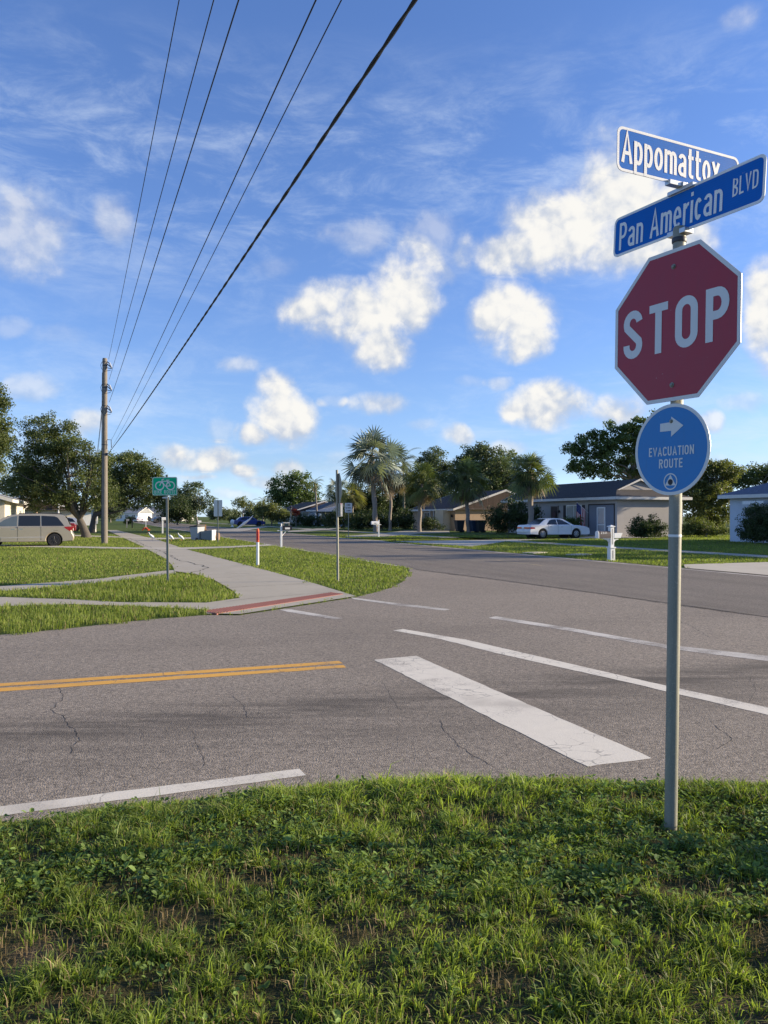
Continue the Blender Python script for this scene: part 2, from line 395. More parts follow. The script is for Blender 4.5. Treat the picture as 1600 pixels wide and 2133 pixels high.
M_whitew = paint_mat('worn_white_road_paint', (0.66, 0.61, 0.51), ASP, 0.24)
M_yellow = paint_mat('yellow_road_paint', (0.78, 0.40, 0.055), ASP, 0.10, 4.0)
M_yelloww = paint_mat('worn_yellow_road_paint', (0.42, 0.32, 0.14), (0.13, .12, .11), 0.25)
M_conc = concrete_mat('sidewalk_concrete', (0.43, 0.38, 0.285))
M_conc2 = concrete_mat('driveway_concrete', (0.50, 0.45, 0.35))
M_lawn = lawn_mat('lawn_ground', (0.085, 0.125, 0.026), (0.125, 0.155, 0.036), (0.15, 0.125, 0.06), .35)
M_soil = lawn_mat('verge_soil', (0.060, 0.058, 0.022), (0.085, 0.075, 0.032), (0.165, 0.120, 0.075), .8)
M_crack = simple('crack_dark', (0.018, 0.017, 0.016), 0.95)
M_brick = simple('tactile_red', (0.33, 0.135, 0.10), 0.8, var=.25, scale=9)

# ------------------------------------------------------------------ ground, streets, paths
def rough_edges(pts, seed, step=.11, amp=.007):
    rnd = random.Random(seed); out = []
    for i, p in enumerate(pts):
        q = pts[(i + 1) % len(pts)]; l = math.hypot(q[0] - p[0], q[1] - p[1]); n = min(260, max(1, int(l / step)))
        for k in range(n): t = k / n; out.append((p[0] + (q[0] - p[0]) * t + rnd.uniform(-amp, amp), p[1] + (q[1] - p[1]) * t + rnd.uniform(-amp, amp)))
    return out
def poly_obj(name, pts, z, mat):
    if name == 'side_street': pts = rough_edges(pts, 5, .22, .02)
    if name in ('centre_line', 'edge_line', 'stop_line', 'crosswalk_line'): pts = rough_edges(pts, len(pts) + int(z * 1e4))
    return struct(MB().sheet(pts, z).build(name, mat))
def ext(p, q, d):                                            # the point d metres beyond p, coming from q
    l = math.hypot(p[0] - q[0], p[1] - q[1]); return (p[0] + (p[0] - q[0]) / l * d, p[1] + (p[1] - q[1]) / l * d)
poly_obj('ground', [(-900, -300), (900, -300), (900, 1600), (-900, 1600)], 0.0, M_lawn)
LEFT = (-0.943, -0.334)
def left_of(p, d): return (p[0] + LEFT[0] * d, p[1] + LEFT[1] * d)
P_side = [left_of(G(0, 1323), 80), G(0, 1323), G(120, 1312), G(250, 1297), G(345, 1288), G(430, 1281.5), G(500, 1282), G(742, 1244.5), G(785, 1233), G(815, 1224), G(835, 1214), G(846, 1204), G(851, 1194), G(853, 1184),
          UV(9.6, 34), UV(11.5, 34), UV(11.5, -45), (16, -30), (9.5, -8), (8, .6), (6, 3.0), (4, 4.2), (2.4, 4.5), (0.6, 4.5), (-.5, 4.3), (-2.1, 3.8), (-8, 1.7), left_of((-8, 1.7), 75)]
poly_obj('side_street', P_side, 0.004, M_asph)
P_main = [UV(8.95, 420), UV(9.0, 60), G(855, 1181.5), G(870, 1187), G(1000, 1203), G(1200, 1230), G(1400, 1258), G(1600, 1286), UV(10.4, 5), UV(10.6, -60), UV(17.2, -60), UV(17.2, 420)]
poly_obj('boulevard', P_main, 0.010, M_asph2)
P_walk = [G(222, 1104.5), G(243, 1104.5), G(330, 1125), G(385, 1144), G(540, 1185), G(640, 1212), G(742, 1243.5), G(500, 1281), G(428, 1280), G(456, 1262), G(500, 1247.5), G(484, 1231), G(446, 1209), G(408, 1197), G(364, 1191), G(360, 1180), G(346, 1165), G(288, 1135)]
P_thin = [left_of(G(0, 1222), 60), G(0, 1222), G(200, 1207), G(340, 1190), G(366, 1188), G(366, 1195), G(340, 1199), G(200, 1216), G(0, 1233), left_of(G(0, 1233), 60)]
P_front = [left_of(G(0, 1245), 60), G(0, 1245), G(150, 1250), G(250, 1256), G(430, 1257), G(500, 1247), G(505, 1262), G(440, 1272), G(300, 1265), G(150, 1260), G(0, 1265), left_of(G(0, 1265), 60)]
P_strip = [G(-500, 1135), G(0, 1135.5), G(280, 1141.3), G(380, 1141.3), G(480, 1138.6), G(560, 1134.4), G(572, 1137), G(480, 1142), G(390, 1145), G(280, 1144.6), G(0, 1139), G(-500, 1139)]
P_strip2 = [G(60, 1113), G(150, 1114.5), G(236, 1117.6), G(330, 1121), G(430, 1119.6), G(430, 1121.6), G(335, 1124), G(236, 1120), G(150, 1117), G(60, 1116)]
P_fwalk = [UV(24.4, 420), UV(24.4, -40), UV(25.9, -40), UV(25.9, 420)]
P_drive = [G(985, 1139), G(1052, 1128.5), UV(40, 53.5), UV(40, 46.9), UV(24.4, 46.9), UV(17.2, 46.2), UV(17.2, 52)]
P_apron = [UV(17.2, 10), UV(17.2, 19.2), UV(18.4, 20.6), UV(24.4, 20.6), UV(36, 20.6), UV(36, 12), UV(24, 12)]
P_path = [G(720, 1116.4), G(790, 1112), G(845, 1105), G(935, 1106), G(938, 1109.5), G(872, 1111.5), G(796, 1118.5), G(720, 1119)]
P_path2 = [G(600, 1106), G(660, 1101), G(705, 1100), G(705, 1102.5), G(650, 1106.5), G(600, 1108.5)]
P_drive2 = [G(440, 1104.5), G(540, 1097.5), G(560, 1097.5), G(500, 1107.2), G(440, 1107.5)]
for nm, pl, zz, mt in (('sidewalk', P_walk, .020, M_conc), ('footpath', P_thin, .014, M_conc), ('footpath', P_front, .017, M_conc), ('driveway', P_strip, .024, M_conc2), ('driveway', P_strip2, .024, M_conc2),
                       ('sidewalk', P_fwalk, .014, M_conc), ('driveway', P_drive, .018, M_conc2), ('driveway', P_apron, .021, M_conc2), ('footpath', P_path, .012, M_conc), ('footpath', P_path2, .012, M_conc), ('driveway', P_drive2, .012, M_conc)):
    poly_obj(nm, pl, zz, mt)
HARD = [P_side, P_main, P_walk, P_thin, P_front, P_strip, P_strip2, P_fwalk, P_drive, P_apron, P_path, P_path2]
# joints and the long crack of the sidewalk
def crack(name, pts, w, z, seed, parent=None, jag=.35):
    rnd = random.Random(seed); P = []
    for a, b in zip(pts[:-1], pts[1:]):
        n = max(2, int(math.hypot(b[0] - a[0], b[1] - a[1]) / max(w * 3.5, .045)))
        for i in range(n):
            t = i / n; P.append((a[0] + (b[0] - a[0]) * t, a[1] + (b[1] - a[1]) * t))
    P.append(pts[-1]); vs = []; fs = []; o = 0.0
    for i, p in enumerate(P):
        q = P[min(i + 1, len(P) - 1)]; r = P[max(i - 1, 0)]
        dx, dy = q[0] - r[0], q[1] - r[1]; l = math.hypot(dx, dy) or 1; nx, ny = -dy / l, dx / l
        o = o * .8 + rnd.uniform(-1, 1) * w * 2.6 * jag
        ww = w * rnd.uniform(.2, .75) * (1 if 0 < i < len(P) - 1 else .2)
        vs += [(p[0] + nx * (o - ww / 2), p[1] + ny * (o - ww / 2), z), (p[0] + nx * (o + ww / 2), p[1] + ny * (o + ww / 2), z)]
        if i: b = 2 * i; fs.append((b - 2, b, b + 1, b - 1))
    return struct(MB().add(vs, fs).build(name, M_crack, parent))
crack('sidewalk_joint', [G(262, 1120), G(330, 1148), G(380, 1168), G(420, 1179), G(430, 1183), G(428, 1188), G(400, 1196)], .07, .0235, 3, jag=.5)
crack('sidewalk_joint', [G(412, 1199), G(470, 1197.5), G(560, 1194)], .035, .0225, 4, jag=.2)
crack('sidewalk_joint', [G(474, 1226), G(560, 1221), G(640, 1217)], .03, .0225, 5, jag=.15)
crack('sidewalk_joint', [G(470, 1255), G(520, 1249), G(700, 1234)], .025, .0225, 6, jag=.15)
for i, (a, b) in enumerate(([(330, 1160), (420, 1157)], [(300, 1145), (372, 1143.5)], [(286, 1135), (352, 1133)], [(270, 1127), (322, 1125)])):
    crack('sidewalk_joint', [G(*a), G(*b)], .03, .0225, 20 + i, jag=.1)
# tactile paving on the kerb ramp
def tactile():
    c = [G(418, 1276), G(690, 1236.5), G(716, 1239.5), G(452, 1281)]
    mb = MB().prism([c[3], c[2], c[1], c[0]], .0, .026)
    nu, nv = 46, 7
    for i in range(nu):
        for j in range(nv):
            s, t = (i + .5) / nu, (j + .5) / nv
            x = (c[0][0] * (1 - s) + c[1][0] * s) * (1 - t) + (c[3][0] * (1 - s) + c[2][0] * s) * t
            y = (c[0][1] * (1 - s) + c[1][1] * s) * (1 - t) + (c[3][1] * (1 - s) + c[2][1] * s) * t
            mb.add([(x - .024, y - .024, .026), (x + .024, y - .024, .026), (x + .024, y + .024, .026), (x - .024, y + .024, .026),
                    (x - .012, y - .012, .036), (x + .012, y - .012, .036), (x + .012, y + .012, .036), (x - .012, y + .012, .036)],
                   [(4, 5, 6, 7), (0, 1, 5, 4), (1, 2, 6, 5), (2, 3, 7, 6), (3, 0, 4, 7)])
    return struct(mb.build('tactile_paving', M_brick, recalc=False))
tactile()
# painted markings
ZM = 0.0125
def strip_px(name, top, bot, mat, z=ZM):
    poly_obj(name, [G(*p) for p in top] + [G(*p) for p in reversed(bot)], z, mat)
def longline(name, a0, a1, b0, b1, d, mat, z=ZM):             # a: upper edge left/right, b: lower edge left/right, extended d to the left
    A0, A1, B0, B1 = G(*a0), G(*a1), G(*b0), G(*b1)
    poly_obj(name, [ext(A0, A1, d), A1, B1, ext(B0, B1, d)], z, mat)
longline('centre_line', (0, 1424.5), (706, 1377.6), (0, 1430.8), (716, 1382.6), 60, M_yellow, .0062)
longline('centre_line', (0, 1433.8), (716, 1386), (0, 1441.6), (722, 1391.2), 60, M_yellow, .0062)
longline('edge_line', (0, 1681), (624, 1602.5), (0, 1701), (640, 1616), 40, M_white, .0062)
strip_px('stop_line', [(780, 1375), (866, 1366.5), (1358, 1580)], [(780.5, 1375.6), (1222, 1597), (1357, 1581)], M_white, .0062)
strip_px('crosswalk_line', [(839, 1310.7), (970, 1333), (1085, 1359.5), (1390, 1430), (1600, 1475), (2100, 1590)], [(818, 1313.8), (917, 1331.7), (1033, 1361), (1285, 1417), (1600, 1490.5), (2100, 1612)], M_white, .0062)
strip_px('crosswalk_line', [(1033, 1284.4), (1180, 1307), (1390, 1343.7), (1600, 1367), (2000, 1420)], [(1017, 1287.6), (1180, 1313.8), (1390, 1351.6), (1600, 1378), (2000, 1434)], M_whitew, .0062)
strip_px('crosswalk_line', [(730, 1244.6), (815, 1255.5), (938, 1269.5)], [(738, 1248.5), (833, 1262.4), (926, 1272)], M_whitew, .0062)
strip_px('crosswalk_line', [(583, 1270.4), (607, 1270), (715, 1288.5)], [(584, 1271), (600, 1275), (699, 1290.7)], M_whitew, .0062)
poly_obj('edge_line', [UV(9.12, 23.2), UV(9.26, 23.0), UV(9.26, 400), UV(9.12, 400)], .0125, M_whitew)
poly_obj('edge_line', [UV(16.78, -50), UV(16.92, -50), UV(16.92, 400), UV(16.78, 400)], .0125, M_whitew)
for k in range(-3, 14):
    v = 21.6 + 12.2 * k
    poly_obj('lane_dash', [UV(13.65, v), UV(13.76, v), UV(13.76, v + 3.3), UV(13.65, v + 3.3)], .0125, M_yelloww)
# cracks in the asphalt
for i, (pts, w) in enumerate((([(122, 1430), (133, 1445), (122, 1462), (107, 1478), (135, 1492), (157, 1520), (170, 1543), (152, 1555), (148, 1572)], .018),
                              ([(487, 1450), (512, 1478), (518, 1496)], .012), ([(400, 1520), (415, 1560), (425, 1590), (410, 1610)], .010), ([(920, 1500), (930, 1525), (952, 1550), (985, 1575), (1030, 1600)], .016),
                              ([(795, 1415), (815, 1450), (830, 1480)], .010), ([(1480, 1500), (1505, 1520), (1528, 1540), (1515, 1550), (1490, 1560)], .014), ([(1560, 1410), (1575, 1440), (1555, 1470)], .010), ([(1370, 1285), (1430, 1300), (1480, 1330)], .02))):
    crack('asphalt_crack', [G(*p) for p in pts], w * .52, .0052, 40 + i, jag=.6)
crack('asphalt_crack', [G(872, 1188), G(1000, 1204), G(1200, 1231), G(1400, 1259), G(1600, 1287)], .05, .0108, 61, jag=.25)

# ------------------------------------------------------------------ noise for scattering
def vnoise(x, y, scale, seed, octs=3):
    rg = np.random.RandomState(seed); tab = rg.rand(256, 256); r = np.zeros_like(x, dtype=np.float64); a = 1.0; tot = 0
    for o in range(octs):
        fx, fy = x * scale + 17.3 * o, y * scale + 5.1 * o
        ix, iy = np.floor(fx).astype(int), np.floor(fy).astype(int); tx, ty = fx - ix, fy - iy
        tx, ty = tx * tx * (3 - 2 * tx), ty * ty * (3 - 2 * ty)
        g = lambda i, j: tab[i % 256, j % 256]
        r += a * ((g(ix, iy) * (1 - tx) + g(ix + 1, iy) * tx) * (1 - ty) + (g(ix, iy + 1) * (1 - tx) + g(ix + 1, iy + 1) * tx) * ty)
        tot += a; a *= .5; scale *= 2
    return r / tot
def inside(x, y, poly):
    r = np.zeros(len(x), bool); n = len(poly)
    for i in range(n):
        (x0, y0), (x1, y1) = poly[i], poly[(i + 1) % n]
        if y0 == y1: continue
        c = ((y0 > y) != (y1 > y)) & (x < (x1 - x0) * (y - y0) / (y1 - y0) + x0)
        r ^= c
    return r
# ------------------------------------------------------------------ near verge: earth, grass, weeds
EX = [-40, -8, -2.1, -1.2, -.5, 0.0, .6, 2.4, 4, 6, 8, 9.5]
EY = [-9.5, 1.95, 4.00, 4.33, 4.56, 4.66, 4.68, 4.67, 4.45, 3.3, 1.0, -3.0]
def edge_y(x): return np.interp(x, EX, EY) + (vnoise(x, x * 0 + 3.3, 2.2, 5, 3) - .5) * .12
def verge_z(x, y):
    t = edge_y(x) - y
    return 0.006 + .045 * np.clip(t / .35, 0, 1) ** .7 + (vnoise(x, y, 1.6, 11, 3) - .5) * .07 * np.clip(t / .5, 0, 1) + (vnoise(x, y, 9, 12, 2) - .5) * .02 * np.clip(t / .2, 0, 1)
def verge():
    xs = np.concatenate([np.arange(-30, -4.5, .5), np.arange(-4.5, 6.0, .045), np.arange(6.0, 9.5, .2)])
    ts = np.concatenate([np.linspace(0, .3, 8), np.arange(.34, 4.2, .045), np.arange(4.3, 12, .5)])
    X, Tt = np.meshgrid(xs, ts, indexing='ij'); Y = edge_y(X.ravel()).reshape(X.shape) - Tt
    Z = verge_z(X.ravel(), Y.ravel()).reshape(X.shape); Z[:, 0] = .002
    V = np.stack([X, Y, Z], -1).reshape(-1, 3); nx, nt = X.shape
    i, j = np.meshgrid(np.arange(nx - 1), np.arange(nt - 1), indexing='ij'); a = (i * nt + j).ravel()
    L = np.stack([a, a + 1, a + nt + 1, a + nt], 1)[:, ::-1]
    o = raw_mesh('grass_verge', V, np.full(len(L), 4), L.ravel(), M_soil); struct(o)
    o.data.polygons.foreach_set('use_smooth', np.ones(len(o.data.polygons), bool))
verge()
def blades(name, x, y, z, h, w, tone, mats, mi, seed, lean=.55, two=True, label=None, la=None, mag=None):
    rg = np.random.RandomState(seed); n = len(x)
    a = rg.rand(n) * 2 * np.pi; rl = rg.rand(n) * 2 * np.pi; la = rl if la is None else la; ll = (rg.rand(n) ** 1.3) * lean * h * 1.6 if mag is None else mag * h
    dx, dy = np.cos(a) * w, np.sin(a) * w; lx, ly = np.cos(la) * ll, np.sin(la) * ll
    if two:
        V = np.zeros((n, 5, 3)); hh = np.sqrt(np.maximum(h * h - (ll * .8) ** 2, (h * .25) ** 2))
        V[:, 0] = np.stack([x - dx, y - dy, z - .01], 1); V[:, 1] = np.stack([x + dx, y + dy, z - .01], 1)
        mx, my, mz = x + lx * .33, y + ly * .33, z + hh * .62
        V[:, 2] = np.stack([mx - dx * .8, my - dy * .8, mz], 1); V[:, 3] = np.stack([mx + dx * .8, my + dy * .8, mz], 1)
        V[:, 4] = np.stack([x + lx, y + ly, z + hh * (1 - .25 * rg.rand(n))], 1)
        b = np.arange(n)[:, None] * 5
        loops = np.concatenate([b + np.array([[0, 1, 3, 2]]), b + np.array([[2, 3, 4]])], 1).ravel(); sizes = np.tile([4, 3], n)
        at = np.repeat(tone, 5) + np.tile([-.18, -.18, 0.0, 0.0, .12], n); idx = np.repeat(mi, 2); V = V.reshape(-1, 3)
    else:
        V = np.zeros((n, 3, 3)); V[:, 0] = np.stack([x - dx, y - dy, z - .01], 1); V[:, 1] = np.stack([x + dx, y + dy, z - .01], 1)
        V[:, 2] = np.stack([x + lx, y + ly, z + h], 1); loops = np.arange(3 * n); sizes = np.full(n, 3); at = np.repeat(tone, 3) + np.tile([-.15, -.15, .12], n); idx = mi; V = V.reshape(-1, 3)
    o = raw_mesh(name, V, sizes, loops, mats, attrs={'tone': np.clip(at, 0, 1)}, mat_idx=idx)
    return tag(o, label, 'grass', kind='stuff')
M_blade = leaf_mat('grass_blade', (0.060, 0.092, 0.015), (0.325, 0.405, 0.088), .46, .5)
M_straw = leaf_mat('dry_grass', (0.11, 0.075, 0.035), (0.36, 0.27, 0.15), .2, .7)
M_weed = leaf_mat('weed_leaf', (0.065, 0.110, 0.026), (0.225, 0.320, 0.085), .40, .55, .25)
M_lblade = leaf_mat('lawn_blade', (0.090, 0.130, 0.022), (0.315, 0.360, 0.082), .40, .6)
BARE = [(G(60, 2010), .36, .2), (G(390, 1950), .30, .22), (G(520, 1855), .36, .14), (G(1480, 1880), .30, .16), (G(1570, 1975), .28, .16), (G(620, 1815), .22, .1), (G(1340, 1690), .3, .08), (G(1020, 1725), .25, .07), (G(1080, 2080), .2, .1), (G(900, 1720), .2, .06), (G(240, 1880), .16, .09), (G(1250, 1830), .5, .05), (G(200, 2110), .25, .12), (G(760, 1980), .16, .08)]
def bare_at(x, y):
    b = np.zeros(len(x))
    for (c, rx, ry) in BARE: b = np.maximum(b, 1 - np.sqrt(((x - c[0]) / rx) ** 2 + ((y - c[1]) / ry) ** 2))
    return np.clip(b * 1.6 + (vnoise(x, y, 7, 21, 3) - .5) * 1.3, 0, 1) * (b > -.35)
def near_grass():
    rg = np.random.RandomState(7)
    def field(x, y): return vnoise(x, y, 5.0, 31, 3), vnoise(x, y, 1.1, 32, 2)
    # tussocks: blades fanning out of common roots
    C = 15000; cx = rg.uniform(-3.6, 4.6, C); cy = 1.7 + 3.1 * rg.rand(C); t = edge_y(cx) - cy; cl, bg = field(cx, cy)
    k = (t > -.03) & (rg.rand(C) < np.clip(.35 + 1.6 * (cl - .30), .12, 1)) & (rg.rand(C) > bare_at(cx, cy) * .95); cx, cy, cl = cx[k], cy[k], cl[k]; C = len(cx)
    nb = rg.randint(10, 34, C); ti = np.repeat(np.arange(C), nb); n1 = len(ti); an = rg.rand(n1) * 2 * np.pi; rr = rg.rand(n1) ** .7; rad = rg.uniform(.008, .035, C)[ti]
    x1 = cx[ti] + np.cos(an) * rr * rad; y1 = cy[ti] + np.sin(an) * rr * rad; sc1 = rg.uniform(.6, 1.35, C)[ti]; dir1 = an + rg.normal(0, .5, n1); mag1 = .25 + .95 * rr * rg.uniform(.5, 1.3, n1); tt1 = rg.uniform(-.14, .22, C)[ti]
    N = 170000; x2 = rg.uniform(-3.6, 4.6, N); y2 = 1.7 + 3.1 * rg.rand(N); t = edge_y(x2) - y2; cl2, _ = field(x2, y2)
    k = (t > -.05) & (rg.rand(N) < np.clip(.30 + 1.3 * (cl2 - .28), .12, 1)) & (rg.rand(N) > bare_at(x2, y2) * .92); x2, y2 = x2[k], y2[k]; n2 = len(x2)
    x = np.concatenate([x1, x2]); y = np.concatenate([y1, y2]); sc = np.concatenate([sc1, rg.uniform(.5, 1.0, n2)]); la = np.concatenate([dir1, rg.rand(n2) * 2 * np.pi]); mg = np.concatenate([mag1, .3 + .9 * rg.rand(n2)]); tt = np.concatenate([tt1, np.zeros(n2)])
    t = edge_y(x) - y; clump, big = field(x, y); n = len(x)
    tall = np.clip((clump - .45) * 3, 0, 1); edge = np.exp(-(t / .55) ** 2); mid = np.exp(-((x - .1) / .8) ** 2) * np.exp(-((t - .1) / .35) ** 2)
    h = (.023 + .037 * rg.rand(n)) * sc * (1 + .7 * tall + .35 * edge + .8 * mid); h = np.where(rg.rand(n) < .012, h * 1.7, h); h = h * np.clip(.45 + t * 2.5, .45, 1)
    w = rg.uniform(.0011, .0032, n) * (1 + .4 * mid)
    tone = np.clip(.20 + .55 * rg.rand(n) + .5 * (big - .5) + .22 * mid + tt - .08, 0, 1)
    mi = (rg.rand(n) < .085 + .32 * np.clip(.42 - clump, 0, 1)).astype(int)
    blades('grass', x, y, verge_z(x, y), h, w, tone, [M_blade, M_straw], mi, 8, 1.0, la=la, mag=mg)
near_grass()
def dead_straw():
    rg = np.random.RandomState(9); N = 42000
    x = rg.uniform(-3.4, 4.2, N); y = 1.8 + 2.9 * rg.rand(N); t = edge_y(x) - y
    k = (t > .02) & (rg.rand(N) < .12 + .9 * bare_at(x, y)); x, y = x[k], y[k]; n = len(x)
    blades('dry_grass', x, y, verge_z(x, y) + .004, rg.uniform(.02, .07, n), rg.uniform(.0008, .0018, n), rg.rand(n), [M_straw], np.zeros(n, int), 10, 1.0)
dead_straw()
def leaf_geo(P, fwd, up, ln, wd, fold=.25):
    s = np.cross(fwd, up); s /= np.linalg.norm(s, axis=1, keepdims=True) + 1e-9; nn = np.cross(s, fwd)
    l, w = ln[:, None], wd[:, None]
    b = P; m = P + fwd * l * .5 - nn * w * fold; tp = P + fwd * l - up * l * .12
    a = P + fwd * l * .28 + s * w * .46; a2 = P + fwd * l * .68 + s * w * .40; c = P + fwd * l * .28 - s * w * .46; c2 = P + fwd * l * .68 - s * w * .40
    V = np.stack([b, a, a2, tp, c2, c, m], 1).reshape(-1, 3); k = np.arange(len(P))[:, None] * 7
    loops = np.concatenate([k + np.array([[0, 6, 2, 1]]), k + np.array([[6, 3, 2]]), k + np.array([[0, 5, 4, 6]]), k + np.array([[6, 4, 3]])], 1).ravel()
    return V, np.tile([4, 3, 4, 3], len(P)), loops
def weeds():
    rg = np.random.RandomState(15); N = 11000
    x = rg.uniform(-3.4, 4.4, N); y = 1.8 + 2.9 * rg.rand(N); t = edge_y(x) - y
    f = vnoise(x, y, 1.5, 41, 3) + .32 * np.exp(-((x - 1.5) / 1.3) ** 2 - ((y - 3.6) / .5) ** 2)
    k = (t > .03) & (rg.rand(N) < np.clip((f - .40) * 4, .07, 1)) & (rg.rand(N) > bare_at(x, y)); x, y = x[k], y[k]
    n = len(x); m = 9; sc = np.repeat(rg.uniform(.55, 1.35, n), m); tn = np.repeat(rg.rand(n), m)
    r = np.repeat(rg.uniform(.01, .05, n), m); an = rg.rand(n * m) * 2 * np.pi; rr = r * np.sqrt(rg.rand(n * m))
    X = np.repeat(x, m) + np.cos(an) * rr; Y = np.repeat(y, m) + np.sin(an) * rr; Z = verge_z(X, Y) + .006 + rg.rand(n * m) * .045 * sc
    el = rg.uniform(-.1, .75, n * m); a2 = an + rg.uniform(-.8, .8, n * m)
    fwd = np.stack([np.cos(a2) * np.cos(el), np.sin(a2) * np.cos(el), np.sin(el)], 1)
    up = np.stack([-np.cos(a2) * np.sin(el), -np.sin(a2) * np.sin(el), np.cos(el)], 1) + rg.normal(0, .25, (n * m, 3)); up /= np.linalg.norm(up, axis=1, keepdims=True)
    ln = rg.uniform(.012, .032, n * m) * sc; wd = ln * rg.uniform(.45, .75, n * m)
    V, sz, lo = leaf_geo(np.stack([X, Y, Z], 1), fwd, up, ln, wd)
    o = raw_mesh('weeds', V, sz, lo, M_weed, attrs={'tone': np.repeat(np.clip(tn * .6 + rg.rand(n * m) * .5, 0, 1), 7)})
    tag(o, None, 'weeds', kind='stuff')
weeds()
# tiny white flowers in the verge
def lawn_grass():
    rg = np.random.RandomState(17); N = 420000
    Y = 9.2 * (66 / 9.2) ** (rg.rand(N) ** .92); X = rg.uniform(-1, 1, N) * (.58 * Y + 2.0)
    ok = np.ones(N, bool); jx = (vnoise(X, Y, 3.0, 61, 3) - .5) * .60; jy = (vnoise(X, Y, 3.0, 62, 3) - .5) * .70
    for p in HARD:
        ok &= ~inside(X + jx, Y + jy, p)
    X, Y = X[ok], Y[ok]; n = len(X)
    isl = inside(X, Y, [left_of(G(0, 1233), 20), G(0, 1233), G(340, 1199), G(420, 1197), G(500, 1247), G(430, 1257), G(0, 1246), left_of(G(0, 1246), 20)]) | inside(X, Y, [left_of(G(0, 1262), 20), G(0, 1262), G(440, 1270), G(430, 1282), G(0, 1325), left_of(G(0, 1325), 20)])
    big = vnoise(X, Y, .35, 51, 3); sm = vnoise(X, Y, 2.5, 52, 2)
    h = (.03 + .045 * rg.rand(n)) * (.7 + .8 * sm) * np.where(isl, 1.7, 1.0); w = np.maximum(.003, .00042 * Y) * rg.uniform(.6, 1.3, n)
    tone = np.clip(.12 + .6 * rg.rand(n) + .5 * (big - .5) + .3 * (sm - .5), 0, 1)
    mi = (rg.rand(n) < .05).astype(int)
    near = Y < 30
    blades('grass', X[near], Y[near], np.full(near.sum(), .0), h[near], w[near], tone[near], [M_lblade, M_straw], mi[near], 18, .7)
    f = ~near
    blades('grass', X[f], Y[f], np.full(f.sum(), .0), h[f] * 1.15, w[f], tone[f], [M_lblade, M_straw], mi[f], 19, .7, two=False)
lawn_grass()
